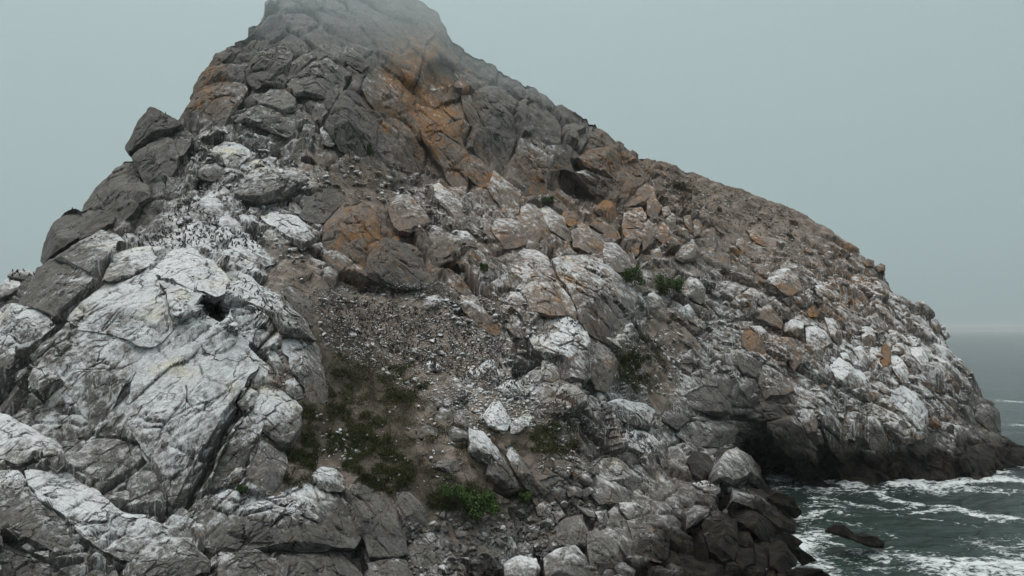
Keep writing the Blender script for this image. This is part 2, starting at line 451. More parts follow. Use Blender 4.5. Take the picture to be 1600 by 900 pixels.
# ------------------------------------------------------------------ the boulders and slabs one can pick out
# name | label | options | outline on the island face (column,row)
ROCKS = """
boulder|dark grey boulder perched on the left skyline, rounded lower end overhanging to the left|w=-.3 k=.42 b=.5 e=.35 up=2|237,170 260,180 275,188 286,197 275,206 265,214 252,225 232,231 217,236 207,246 200,237 201,228 207,215 217,195
boulder|rounded grey boulder wedged directly under the perched skyline boulder|w=-.25 k=.44 b=.45|217,235 262,215 272,222 277,245 275,262 262,275 247,290 235,295 225,285 217,267 212,255 207,247
boulder|small cracked grey boulder just right of the perched skyline boulder|w=-.1|272,210 287,200 300,210 297,227 287,242 277,242 271,222
crag|smooth dark grey dome on the left skyline below the perched boulder|w=-.35 k=.46 b=.4|192,252 205,250 215,267 220,285 232,292 235,305 217,320 207,335 190,347 162,330 127,330 132,315 150,292 175,272 180,262
boulder|dark stained block at the foot of the smooth skyline dome|w=-.4 k=.38|127,330 162,329 180,340 175,350 155,360 140,370 125,375 126,350
crag|leftmost dark crag on the skyline with a few birds on top|w=-.4 k=.42 b=.4|85,350 97,330 115,324 127,330 129,370 100,387 82,400 67,412 61,404 67,382 72,372
boulder|pale rock with birds on top in the small stack at the left picture edge|w=.3 e=.5 b=.5|12,432 20,425 45,423 60,430 50,440 30,437
boulder|lower pale rock of the small stack at the left picture edge|w=.25 e=.5 b=.5|-3,447 12,440 30,440 37,450 20,462 -3,470
rock_slab|pale lumpy slab capping the upper left edge of the white mass|k=.5|85,405 120,382 155,362 175,361 195,375 192,382 170,400 150,415 140,427 105,412
rock_slab|dark grey slanted slab streaked with white at the upper left of the white mass|w=-.2 k=.44 b=.24|60,422 85,404 107,412 140,427 143,434 133,448 113,468 100,482 86,497 74,490 50,482 25,475 37,460 55,437
boulder|white washed blunt block at the left picture edge above a smaller one|w=.15|-5,482 20,475 50,482 74,494 86,503 74,519 61,532 42,546 35,540 22,525 -5,517
boulder|smaller white washed block at the left picture edge beside a black gap|w=.1|-5,520 20,525 36,541 37,550 27,566 15,576 -5,574
crag|broad white face with a rounded crown in the middle of the white mass|w=.12 b=.22 f=1|182,445 200,435 215,432 235,420 245,437 257,455 260,485 270,500 265,515 250,530 232,542 212,535 192,525 124,512 106,499 122,478 146,458 164,440
boulder|yellowish topped block between the pale cap slab and the angular white block|w=.05|175,395 205,390 232,385 245,400 232,415 212,425 207,432 180,440 160,437 175,407
crag|angular white block with sharp top edges above the dark triangular overhang|w=.1 b=.34 f=1|262,395 277,382 295,382 307,392 332,405 352,427 355,437 350,455 335,462 317,457 300,455 275,442 245,430 235,417
rock_slab|white wedge left of the dark triangular overhang|w=.12|240,432 275,445 300,455 315,460 300,482 280,497 265,490 260,457
rock_slab|grey and white lower face of the white mass left of the long diagonal slab|b=.2 k=.46 f=1|86,527 105,506 150,517 195,527 232,545 215,575 190,610 165,650 150,670 130,650 100,600 60,580 45,555
crag|long diagonal white face with vertical guano streaks in the heart of the white mass|w=.12 b=.2 f=1|265,515 300,492 345,505 375,535 402,560 395,580 375,610 350,655 320,700 295,745 270,790 255,770 235,720 210,680 195,640 215,580 235,545
boulder|white topped square block with drip streaks right of the white mass|w=.1 k=.5|415,597 440,604 469,636 471,669 455,698 440,700 420,680 395,665 390,650 400,620
rock_slab|leaning grey slab between the white mass and the pointed boulder|w=-.1 k=.48|395,640 415,660 405,690 390,710 379,741 343,763 330,755 345,715 370,670
boulder|pointed brownish boulder with a white tip standing on the mossy ledge|w=-.25 o=.1 k=.5 b=.45 e=.25|417,676 448,708 449,727 440,752 426,770 408,775 390,763 379,748 393,727 404,698
boulder|small grey boulder jammed in the gully above the leaning slab|k=.5|372,629 390,606 408,615 401,633 379,642
crag|dark grey ledge block with thick white guano icing dripping over its front|w=-.22 c=.9 k=.36 b=.22|303,800 325,772 361,768 400,780 433,775 460,765 480,752 513,770 540,773 550,805 560,840 550,858 473,863 400,858 340,850 305,840
boulder|small white iced dome at the right end of the guano ledge|w=.3|487,743 500,730 523,732 537,743 540,760 533,768 513,768 497,763
crag|upright dark grey boulder with a ribbed front below the green slope|w=-.1 k=.42 b=.36|547,760 567,743 587,747 613,770 620,800 633,840 637,867 613,870 577,870 567,840 557,817 550,787
boulder|smooth brownish grey boulder leaning right of the upright ribbed one|w=-.3 o=.1 k=.5 b=.42|620,770 640,770 663,793 675,817 673,827 647,827 630,817 622,793
boulder|grey block with one thin white drip line near the bottom|w=-.1 k=.46|640,860 653,833 693,830 703,847 697,877 673,890 647,883
boulder||k=.4|577,877 633,872 647,890 647,910 575,910
rock_slab|pale fractured slab jutting in at the lower left picture edge|w=.05 e=.3|-5,647 36,665 79,690 97,701 99,730 87,741 72,730 54,719 32,730 -5,716
rock_slab|long pale smooth slab sloping down to the right in the lower left|w=.15 b=.14|43,734 108,734 152,770 191,802 253,820 300,835 307,849 253,842 220,857 202,875 162,860 134,842 101,810 65,784 50,763
rock_slab|dark streaked rock in the lower left beneath the long pale slab|w=-.2 k=.42|-5,735 30,735 50,770 70,790 105,815 120,840 105,860 60,855 20,840 -5,825
rock_slab|low rock filling the bottom left corner of the picture|w=-.05 k=.44|-5,850 36,864 72,882 108,897 110,910 -5,910
boulder|dark cracked block under the lower end of the long pale slab|w=-.2 k=.4|220,857 253,842 300,840 307,860 325,875 325,893 271,910 217,910 206,878
boulder||w=-.2 k=.4|340,866 400,860 444,878 440,910 345,910
boulder||w=-.2 k=.38|447,868 530,862 565,890 570,910 444,910
rock_slab|smooth pale whaleback ridge running down right of the dark overhang|w=.12 b=.25|345,415 357,417 382,427 405,447 440,465 460,487 475,500 485,520 490,530 460,525 440,520 420,495 395,475 362,460 357,432
boulder|brownish rounded rock lying along the right side of the pale whaleback ridge|w=-.3 o=.15 k=.5|440,452 455,447 475,457 486,472 492,495 492,505 485,510 472,495 460,485 450,470
rock_slab|tall pinkish grey slab ending the white mass against the brown earth slope|w=-.1 o=.1|440,530 462,525 490,530 497,545 502,570 512,615 513,635 485,630 472,600 452,580 452,560 440,550
boulder||k=.5|445,595 460,590 472,605 475,622 460,625 447,612
boulder||k=.5|422,542 432,550 442,570 440,590 432,585 422,565 420,550
boulder||k=.48|395,595 410,570 420,572 417,590 405,607 392,605
boulder|bright white knob on the white mass right below the overhang|w=.3|357,527 375,522 389,535 387,550 375,555 357,550
boulder|white rounded boulder below the orange topped dome on the upper left|w=.1|332,232 350,222 375,225 390,235 390,245 377,255 365,270 350,257 342,247
boulder|isolated grey boulder ringed by the upper bird colony|w=-.2 k=.46 b=.45 e=.25|310,267 322,257 337,255 347,262 347,277 335,282 320,282 310,277
rock_slab|long grey slab lying aslant above the line of birds|w=-.2 k=.5 b=.25|365,290 382,272 405,262 435,265 457,262 475,272 485,282 475,292 457,302 440,312 412,317 380,312 362,300
boulder|domed grey boulder standing in the densest part of the bird colony|w=-.1 k=.48 b=.42|297,325 315,307 332,305 347,315 352,335 337,350 320,345 300,337
boulder|sharp edged pale boulder right of the domed colony boulder|b=.4|337,347 352,334 367,342 382,357 380,366 367,370 350,360
boulder|large whitish rounded boulder left of the big orange boulder|w=.15 b=.4|407,335 425,322 440,330 465,340 482,355 490,370 485,385 470,392 455,380 440,370 420,352
rock_slab|whitish slab below the sharp edged boulder of the colony|w=.1|360,375 385,372 410,385 425,397 430,410 415,415 390,407 367,395 357,387
boulder|dark grey cracked rock just above the big orange boulder|w=-.4 k=.4|470,332 480,312 500,297 525,290 542,305 542,317 527,325 517,340 502,350 487,347 475,342
crag|big square boulder with an orange stained face in the middle of the hill|w=-.5 o=.2 k=.5 b=.3|505,360 510,347 532,327 550,325 567,317 585,335 592,355 592,370 600,375 582,395 572,415 565,425 525,424 510,415 505,395
boulder|dark reddish wedge shaped boulder right below the big orange one|w=-.6 o=-.22 k=.36 b=.4 e=.3|600,376 625,380 645,392 662,408 670,430 665,445 650,455 620,455 590,445 570,430 575,410 585,393
boulder|rounded boulder with a white crown above the dark reddish wedge|o=.1 b=.45 e=.3|605,330 620,310 637,307 650,320 665,335 670,350 655,362 642,366 622,362 615,355
boulder|blocky rock with a dark overhang right of the white crowned boulder|k=.48|670,347 682,350 705,365 722,375 717,390 695,400 675,407 672,375
boulder|leaning white edged slab at the foot of the orange cliff|w=.05|675,290 687,287 707,305 720,317 725,332 725,342 710,345 695,325 677,310
boulder||w=.25|707,360 730,362 745,375 742,385 727,382 712,375
boulder|pinkish boulder with a white top, left one of a pair|o=.1 b=.42|767,350 780,340 800,340 817,352 825,365 825,380 807,385 790,387 780,375 770,362
boulder|taller pinkish boulder with a white top, right one of a pair|o=.12 b=.42|807,340 817,320 832,315 845,327 855,350 850,372 837,382 825,375 820,360
rock_slab|bluish grey slab with white streaks beside the pinkish pair|w=.1|840,322 852,320 882,342 885,355 895,372 887,375 862,362 855,350
boulder|small orange faced block below the dark cliff recess|w=-.3 o=.3|877,337 882,327 900,335 910,347 902,355 887,352
boulder|bright orange cube shaped block leaning on the crag right of the dark recess|w=-.5 o=.45 b=.45 e=.3|927,327 942,315 955,315 962,332 965,355 957,357 942,340 932,335
boulder|brown wedge directly beneath the bright orange cube shaped block|w=-.4 o=.2 k=.45|922,350 937,336 950,350 965,360 970,370 960,375 945,367
rock_slab|brownish slab between the orange cube shaped block and the streaked curtain|o=.15|892,362 910,350 932,365 947,377 942,400 925,397 897,385
rock_slab|grey slab with pale vertical streaks left of the two green bushes|w=.05|945,380 962,380 980,400 990,420 970,425 950,425 940,407
crag|tall orange and white leaning slab left of the dark streaked curtain|o=.15 w=.05 b=.25|790,392 810,382 835,387 847,397 862,415 870,435 877,455 885,475 887,490 855,492 830,485 822,462 815,440 800,420
crag|dark curtain like rock with long pale drip streaks in the centre right|w=-.05 k=.42 b=.32 e=.25|862,410 882,402 915,402 950,420 972,442 992,460 992,477 975,512 957,535 940,525 915,515 905,505 900,482 890,460 875,437
rock_slab||o=.2|870,445 880,450 895,472 902,492 900,502 885,490 877,467
crag|cream white crowned boulder with birds on top and a brown patch on its left|w=.12 b=.36 e=.2|832,510 847,492 862,487 880,490 905,505 915,517 922,535 922,562 922,590 910,605 885,600 875,592 872,575 850,560 835,547 830,530
boulder|smooth pinkish grey boulder touching the right side of the cream white one|w=-.25 o=.05 k=.55|917,520 927,515 942,530 957,550 965,570 957,595 945,612 930,607 922,590 924,550
rock_slab|pinkish slab sloping along the upper right edge of the bird scree|w=-.1 o=.2|717,465 740,462 755,482 775,507 790,520 785,527 765,522 745,510 722,482
boulder|striped rounded boulder between the pinkish slab and the cream white boulder|w=.1|787,497 800,487 812,497 822,517 817,532 802,527 790,512
boulder||w=.3|777,460 795,455 812,457 822,472 810,477 790,472
boulder|rounded white boulder at the upper edge of the bird scree|w=.2 b=.45 e=.3|657,475 670,462 685,461 695,472 687,484 665,485
boulder|small cream block alone in the middle of the bird scree|w=.6 b=.5 e=.4|666,570 672,565 689,572 686,581 670,580
boulder|flat cream rock at the left of the cluster below the scree|w=.5 e=.3|730,572 742,572 752,587 745,592 732,582
boulder|grey faced white topped block in the cluster below the scree|w=.1 e=.3 b=.45|747,572 757,562 770,562 775,575 785,590 777,600 762,597 752,585
boulder|white angular block with a reddish face at the right of the scree cluster|w=.3 e=.35 b=.45|777,607 797,592 810,600 815,615 810,622 790,620
boulder||o=.1|847,565 862,560 874,575 875,592 862,600 845,590
boulder|flat topped bright cream slab above the two leaning prisms|w=.6 e=.3|753,650 770,630 780,628 793,650 798,660 790,675 777,675 763,667
boulder|tilted white and grey block right of the bright cream slab|w=.25 e=.3|797,663 813,650 827,645 832,653 823,667 810,680 798,678
rock_slab|long leaning prism with a white edge, left one of two below the cream slab|w=.05 e=.4 b=.4 k=.5|732,673 753,677 770,697 797,740 805,760 790,765 773,757 760,743 760,730 733,710
rock_slab|long leaning prism with a white edge, right one of two below the cream slab|w=.05 e=.4 b=.4 k=.48|787,700 800,697 813,717 830,743 843,767 837,773 817,757 803,740
boulder|brown oblong block lying alone on the dark green slope|w=-.4 o=.15 e=.4 b=.45|650,673 667,665 685,672 683,685 657,687
boulder|square dark faced block just left of the leaning prisms|w=-.1 k=.45 e=.4 b=.45|697,673 707,667 730,675 730,690 703,690
boulder|brown rounded oblong boulder above the bright green bush|w=-.4 o=.08 e=.4 b=.5|677,727 693,718 720,720 725,737 707,742 680,732
boulder||o=.08 e=.35|677,653 690,637 703,643 700,657 687,663
rock_slab|smooth pale grey slab above the row of square blocks in the lower centre|w=.1 b=.3|930,727 943,713 963,713 983,733 1003,747 1008,767 997,773 970,757 943,747
rock_slab||w=.05|920,747 937,740 970,760 997,773 997,787 963,787 937,787 920,767
rock_slab|grey slab with a white bird ledge on top left of the black boulders|w=.1|963,677 990,673 1017,680 1037,700 1047,733 1043,763 1017,747 997,717 970,703
rock_slab|rounded pale slab with diagonal white veins right of the lower bird line|w=.1 b=.35|943,630 967,623 1010,632 1023,643 1013,673 983,663 957,647
boulder||e=.35|930,800 947,798 950,817 937,818
boulder||e=.35|950,800 960,792 973,813 967,818 953,817
boulder||e=.35|967,787 993,787 993,800 983,813 970,800
boulder|large angular dark grey block in the talus at the bottom centre|w=-.15 k=.54 b=.5 e=.4|853,830 883,813 907,808 915,830 913,857 890,858 863,850
boulder|large grey block cut by the bottom picture edge below the angular talus block|w=0 k=.5 b=.5 e=.4|850,877 867,863 897,855 913,873 922,897 920,910 853,910
boulder|pale scratched block at the bottom edge left of the large grey one|w=.2 b=.45 e=.4|787,883 810,870 837,877 843,893 837,910 790,910
boulder|dark tilted block wedged right of the angular talus block|w=-.2 k=.54 b=.45 e=.35|917,833 937,833 963,847 980,867 973,877 943,883 923,887 918,867
boulder||k=.54|930,830 950,820 977,830 983,853 990,867 977,867 957,843
crag|broad cracked grey buttress in the bottom right centre|w=-.1 k=.54|980,813 1017,800 1040,807 1047,833 1043,867 1033,877 1013,873 997,867 987,840
boulder||k=.54|930,890 950,877 977,880 993,893 990,910 933,910
boulder||e=.4 k=.45|857,763 873,760 883,767 880,787 867,780
boulder||e=.4 o=.05|883,763 900,760 910,767 907,777 887,777
boulder||e=.4 w=.1|837,793 850,783 862,793 857,810 840,807
boulder||e=.4|860,800 877,797 883,807 870,815
boulder||e=.4|900,790 927,800 930,808 917,807
boulder||e=.4|843,753 863,745 877,747 863,760 850,763
boulder|rounded black boulder left of the big round one above the cove|w=-.3 k=0.14 b=.5 e=.4|1068,710 1087,707 1110,715 1118,730 1113,747 1097,753 1083,743 1073,723
boulder|big round grey boulder on top of the black boulder pile by the cove|w=.05 k=.44 b=.5 e=.4|1120,727 1133,707 1147,703 1170,717 1182,733 1185,747 1197,767 1187,770 1163,753 1140,760 1120,750 1117,740
rock_slab|long pale backed slab sloping to the water with birds along its crest|w=.15 k=.46 b=.5 e=.4|1147,760 1160,755 1187,770 1207,787 1230,810 1240,820 1238,833 1213,827 1187,807 1160,793 1140,787
sea_rock|brown wedge rock at the water behind the long pale backed slab|w=-.6 k=0.15 o=.12 b=.5 e=.4 sea=1|1200,777 1220,767 1240,780 1253,803 1240,810 1223,797 1207,787
boulder|tall black boulder with a white smear on top in the lower right pile|w=.05 k=.2 b=.5 e=.4|1097,820 1113,797 1133,790 1147,807 1152,833 1153,860 1147,877 1127,880 1110,867 1100,840
boulder||w=-.3 k=0.15 b=.5 e=.3|1140,797 1167,793 1200,813 1217,833 1207,847 1187,840 1167,830 1153,813
boulder||w=-.1 k=0.17 b=.5 e=.4|1150,833 1170,833 1175,847 1167,857 1152,850
boulder|dark brown boulder at the waterline in the lower right corner of the pile|w=-.5 k=0.14 o=.08 b=.5 e=.4|1200,853 1227,847 1250,877 1247,887 1227,897 1203,887
boulder|grey overhanging block casting a black gap left of the tall black boulder|w=0 k=.42 b=.45 e=.5|1072,807 1087,790 1110,790 1107,807 1090,820 1073,827
rock_slab|small white topped slab crowded with birds below the rounded black boulder|w=.3 e=.4|1083,757 1100,753 1123,757 1125,770 1117,775 1100,770
boulder||w=-.3 k=0.14 e=.4|1150,857 1177,860 1180,887 1160,893 1150,880
boulder||w=-.3 k=0.12 e=.4|1177,850 1190,857 1200,883 1190,897 1180,883
sea_rock|low weed topped rock at the bottom edge beside the foam|w=-.6 k=0.15 e=.3 sea=1|1230,893 1253,888 1283,890 1297,900 1297,908 1227,908
boulder||w=-.3 k=0.12 e=.4|1113,710 1130,700 1140,703 1123,723
sea_rock|black jagged shelf splaying out into the foam below the pile|w=-.6 k=0.10 e=.25 b=.25 sea=1|1213,830 1240,837 1255,847 1247,853 1277,877 1253,883 1233,857
crag|smooth grey overhanging bulge left above the sea cave|w=-.3 k=.36 b=.4 e=.25|1067,620 1100,603 1120,607 1140,633 1143,647 1123,653 1097,643 1073,633
boulder|dark boulder edged by a white guano arc left of the sea cave|w=-.15 k=.34 b=.4 e=.25|1060,677 1077,660 1110,657 1147,660 1147,693 1113,700 1083,697
boulder||w=-.3 k=.36|1033,650 1047,640 1070,650 1077,657 1057,673 1037,660
crag|thick dark slab leaning over the right side of the sea cave|w=-.25 k=.26 b=.4 e=.35|1200,660 1233,653 1253,667 1260,687 1273,710 1277,733 1260,740 1240,727 1217,700 1200,673
crag|smooth grey bulging rock directly above the sea cave|w=-.3 k=.38 b=.35|1167,653 1177,630 1200,607 1233,610 1243,630 1243,650 1203,657 1187,658
rock_slab||w=-.4 k=.28|1163,663 1177,657 1200,660 1213,687 1197,677 1170,670
boulder||k=.42 w=-.1|1253,637 1270,640 1277,660 1277,677 1260,677 1247,653
boulder|grey white dome low on the right cliff left of the bright yellowish face|b=.4|1350,667 1360,650 1373,657 1387,687 1380,707 1360,700 1350,683
crag|brightest white face with a yellowish tint low on the right cliff|w=.35 b=.25|1393,610 1413,603 1433,620 1447,643 1447,683 1433,693 1417,690 1413,663 1403,640
rock_slab|narrow pale rib dropping beside the dark slab right of the cave|w=.1 k=.45|1277,633 1297,643 1313,663 1333,693 1340,713 1327,710 1307,683 1283,660
rock_slab||w=-.1 k=.36 e=.3|1287,670 1303,683 1330,717 1330,730 1310,720 1293,697
boulder||w=-.1 k=0.19|1347,703 1373,703 1387,720 1383,737 1363,730 1353,717
boulder||w=-.4 k=.3|1413,697 1433,692 1453,697 1470,720 1453,723 1427,717
boulder||k=.42|1487,663 1507,667 1510,687 1500,703 1487,693
boulder|dark brown block at the waterline near the right end of the cliff|w=-.5 k=.3 o=.1|1510,700 1537,693 1553,703 1553,733 1527,737 1510,723
sea_rock|dark low rock at the right picture edge where the cliff meets the sea|w=-.2 k=.36 b=.45|1577,697 1600,697 1615,713 1615,733 1580,723
boulder||k=.38 w=-.1|1543,630 1560,643 1565,677 1547,673 1520,653 1527,633
boulder|large orange brown boulder high on the right boulder slope|o=.3 b=.4|1200,427 1210,420 1232,420 1250,437 1250,455 1235,462 1220,455 1205,440
boulder||o=.25|1157,460 1172,450 1190,455 1205,472 1180,472 1177,485
boulder|long brown boulder with an orange lower corner on the right slope|w=-.2 o=.2 b=.4|1179,485 1185,465 1200,472 1212,487 1224,505 1220,514 1202,507 1180,497
boulder|big pear shaped grey boulder right of the two green bushes|w=-.1 o=.05 b=.5 e=.3|1067,445 1077,434 1090,437 1101,452 1100,470 1092,476 1077,467 1066,455
boulder|round white capped boulder perched in the middle of the right slope|w=.35 k=.4 b=.5 e=.4|1225,507 1237,499 1254,505 1254,522 1242,530 1225,520
boulder|large white capped boulder right of the round perched one|w=.3 b=.45 e=.25|1259,510 1275,510 1290,520 1300,537 1287,547 1285,565 1270,555 1260,537
boulder|brownish orange egg shaped boulder left below the round perched one|w=-.4 o=.3 b=.42|1159,522 1170,515 1185,525 1197,545 1195,560 1177,552 1160,542
boulder||o=.1|1172,510 1190,510 1202,525 1197,540 1185,525
rock_slab|upright greenish grey slab under the round perched boulder|w=-.2 o=.1|1217,527 1240,527 1252,537 1255,562 1240,580 1230,562 1225,545 1217,550
boulder|white sided oblong boulder high on the right slope|w=.3 e=.3|1271,447 1282,445 1300,457 1307,469 1290,467 1275,457
boulder||o=.2|1289,497 1300,497 1312,515 1322,540 1310,542 1297,525
boulder|white topped orange sided block among the right cliff boulders|w=.2 o=.2 e=.3 b=.45|1346,512 1360,507 1367,525 1367,540 1352,542 1346,530
rock_slab|narrow upright ochre blade of rock on the right cliff|w=-.7 o=.55 e=.3|1375,565 1382,532 1391,545 1390,570 1377,577
boulder||w=.1|1332,545 1345,540 1357,560 1357,575 1347,572
boulder|big oblong slab with a white upper side over dark streaks on the right cliff|w=.15 b=.45 e=.3|1295,572 1310,560 1327,570 1345,600 1342,610 1327,612 1307,595
rock_slab||w=.2|1330,570 1345,575 1362,605 1367,625 1355,625 1347,605
rock_slab||w=-.2 k=.45|1142,547 1160,547 1185,565 1190,575 1180,590 1160,585 1145,565
boulder||w=-.2 k=.44|1120,585 1135,582 1147,600 1142,617 1130,620 1120,605
boulder||w=-.1 k=.45|1152,590 1175,592 1184,597 1180,617 1165,622 1152,610
rock_slab||w=-.1 k=.45|1192,570 1207,575 1230,592 1240,612 1225,625 1195,625 1185,600
boulder||w=.1|1061,560 1080,545 1092,560 1085,567 1065,567
boulder||w=.2|1060,482 1075,476 1085,487 1085,500 1067,502
boulder||o=.35 w=-.2|1261,487 1272,472 1280,485 1277,497 1265,495
boulder||w=.2|1312,550 1322,550 1332,565 1317,562
boulder||w=.1|1000,465 1020,457 1040,472 1042,485 1025,482 1007,480
boulder||w=.3|1392,553 1403,553 1416,573 1423,597 1407,597 1394,575
boulder||w=.2|1423,540 1436,540 1449,557 1451,573 1438,570 1425,553
boulder||w=.3|1355,545 1372,540 1372,573 1364,575
boulder||k=.35 w=-.3 e=.5|1368,417 1375,412 1382,416 1382,425 1372,426
boulder||k=.35 w=-.3 e=.5|1348,409 1355,405 1365,409 1364,417 1353,416
boulder||k=.35 w=-.3 e=.5|1471,518 1478,516 1484,527 1478,531
boulder||k=.35 w=-.3 e=.5|1453,501 1462,498 1469,514 1464,522
crag|pinkish layered crag at the right end of the upper cliff|o=.1 w=-.1|950,282 965,260 982,255 997,252 1010,280 1000,292 975,307 957,310
rock_slab||o=.05|975,317 1000,292 1015,282 1022,300 1007,320 982,322
crag|tall orange patched pillar right of the orange cube shaped block|o=.25|975,335 1002,322 1010,340 1005,370 995,400 980,385 972,355
boulder||o=.05|1010,305 1022,300 1032,325 1027,342 1012,335
boulder||o=.05|1000,360 1015,340 1025,350 1020,380 1005,392
boulder||o=.25|1022,370 1035,347 1045,355 1045,375 1035,380
boulder||k=.45|1017,282 1025,280 1031,292 1030,300 1022,300
boulder||w=.1 e=.3|1034,325 1045,322 1049,335 1037,340
boulder||w=.05|1041,342 1050,332 1057,340 1055,355 1047,365 1042,357
rock_slab|orange oblong slab lying on the dry upper right slope|o=.35 e=.3|1167,362 1177,359 1190,372 1201,385 1190,385 1175,375
boulder||o=.15 e=.3|1149,375 1160,372 1170,392 1165,397 1150,385
boulder|big pale grey boulder on the upper right slope above the bushes|w=.05 b=.45 e=.3|1057,395 1070,380 1082,375 1092,395 1087,407 1067,412 1055,405
boulder||w=.05|1017,392 1030,387 1035,400 1027,410 1020,405
boulder||e=.3|1067,340 1077,335 1082,350 1077,360 1070,350
boulder||e=.3|1082,347 1090,340 1097,352 1095,370 1085,370
boulder||e=.3|1092,330 1100,322 1104,337 1097,345
crag|smooth dome with an orange lichen crown on the upper left skyline|o=.2 k=.47 b=.4|277,185 295,165 317,142 342,127 357,125 377,130 386,140 380,155 362,180 350,192 325,200 300,201 285,195
crag|rounded grey tower above and right of the orange crowned dome|k=.44 b=.36|385,110 392,97 410,77 440,57 452,62 457,77 455,95 445,117 430,127 415,135 400,140 387,130
boulder||k=.46|445,122 457,97 475,85 495,90 480,105 462,120
crag|large angular block with a small white stain on its peak high on the summit flank|k=.5 b=.36|450,132 470,112 490,97 512,91 530,107 540,125 532,142 520,160 500,155 475,150 462,150
rock_slab|broad grey slab at the foot of the summit flank above the colony slope|k=.48|367,190 390,170 410,165 440,172 462,180 460,200 450,215 430,210 410,200 390,195
boulder|cracked grey block above the broad summit flank slab|k=.5|400,157 425,140 445,140 462,155 462,172 445,180 425,170 405,165
crag|tall dark stained buttress left of the orange cliff|k=.36 w=-.1 b=.34 e=.25|510,190 522,165 535,145 552,142 570,160 587,185 587,220 583,240 560,250 530,232 515,212 508,200
crag|split grey crag between the dark stained buttress and the orange cliff|o=.1 k=.44|590,195 607,175 630,190 645,207 655,235 665,262 650,270 625,265 612,250 600,225
boulder||k=.48|527,77 545,72 565,87 577,102 565,112 547,102 532,92
boulder||k=.46|567,140 577,135 595,152 600,172 590,175 575,160
boulder||k=.46|487,180 495,160 507,160 505,177 492,190
boulder||k=.42|470,215 475,192 492,197 490,212 475,222
boulder|small pointed boulder at the foot of the dark stained buttress|w=.1 e=.3|500,202 507,197 520,215 524,225 517,231 505,225
boulder||k=.42|325,105 337,85 352,77 362,82 352,95 332,105
crag|dark shoulder rock on the skyline directly above the orange crowned dome|k=.42|297,150 307,130 322,107 345,102 367,100 367,117 347,120 325,135 305,155
crag|bright orange streaked cliff face below the foggy summit|o=.1 w=-.1 b=.18|640,145 670,143 700,140 722,150 725,180 718,215 735,260 728,300 712,310 695,270 670,235 652,200 638,170
rock_slab|narrow grey flake along the right edge of the orange cliff|k=.42|720,150 735,150 750,190 752,205 735,195 725,175
crag|smooth dark grey cliff panel right of the orange cliff|k=.42 w=-.1|730,140 760,145 790,170 810,195 815,220 790,215 760,205 750,185
boulder||k=.46|820,165 835,160 848,175 845,200 825,195
rock_slab|tall flat cliff panel with orange and white vertical stripes|o=.25 w=.1 b=.12|812,215 835,215 853,228 857,270 852,310 833,308 815,290 805,255
crag|orange topped bulging rock on the upper right skyline of the cliff|o=.25 b=.36|902,247 925,232 955,230 975,250 985,265 970,282 945,275 920,265
crag|brown grey shoulder on the skyline where the cliff starts to drop right|o=.1 k=.46|895,217 932,200 950,210 970,227 950,230 925,232 902,242
rock_slab||k=.36 w=.1|855,227 875,225 887,242 897,270 882,265 857,267
crag|undercut grey rock beneath the orange topped skyline bulge|k=.44 e=.3|897,270 915,267 950,280 975,285 950,307 925,305 912,287
boulder||o=.15 k=.4|720,240 735,235 760,260 770,275 760,290 745,290 730,275
rock_slab||o=.1 w=.1|762,295 772,267 790,282 812,300 812,320 795,335 772,312
sea_rock|low black rock awash in the foam apart from the shore|w=-.9 k=0.08 b=.35 e=.4 sea=1|1290,830 1307,820 1320,820 1330,833 1347,838 1367,837 1380,848 1377,855 1357,853 1333,845 1310,837
"""
def chaikin(p, n=1):
    for _ in range(n):
        q = np.roll(p, -1, 0)
        p = np.stack([0.83 * p + 0.17 * q, 0.17 * p + 0.83 * q], 1).reshape(-1, 2)
    return p
def resample(p, n):
    q = np.vstack([p, p[:1]])
    d = np.r_[0, np.cumsum(np.linalg.norm(np.diff(q, axis=0), axis=1))]
    s = np.linspace(0, d[-1], n, endpoint=False)
    return np.stack([np.interp(s, d, q[:, 0]), np.interp(s, d, q[:, 1])], 1)
def inside(poly, x, y):
    r = np.zeros(len(x), bool)
    n = len(poly)
    for i in range(n):
        x1, y1 = poly[i]; x2, y2 = poly[(i + 1) % n]
        c = ((y1 > y) != (y2 > y)) & (x < (x2 - x1) * (y - y1) / (y2 - y1 + 1e-9) + x1)
        r ^= c
    return r
rocks = []
for line in ROCKS.strip().splitlines():
    nm, lab, opt, pts = line.split('|')
    o = dict(w=0.0, o=0.0, k=0.5, b=0.21, e=0.09, f=0, up=0, sea=0, c=0.8)
    for t in opt.split():
        a, v = t.split('='); o[a] = float(v)
    if o['b'] > 0.3: o['b'] = 0.3 + (o['b'] - 0.3) * (1.0 if o['e'] >= 0.3 else 0.0)
    if 'e=.2' in opt: o['e'] = 0.14
    if o['f']: o['e'] = 0.04; o['b'] *= 0.7; o['c'] = 0.15
    P = np.array([tuple(map(float, t.split(','))) for t in pts.split()])
    if P[:, 0].mean() > 1000 and 'e=' not in opt: o['e'] = 0.12; o['b'] = 0.27
    if P[:, 0].mean() > 1000 and o['w'] > 0: o['w'] *= 0.5
    rocks.append((nm, lab, o, P))

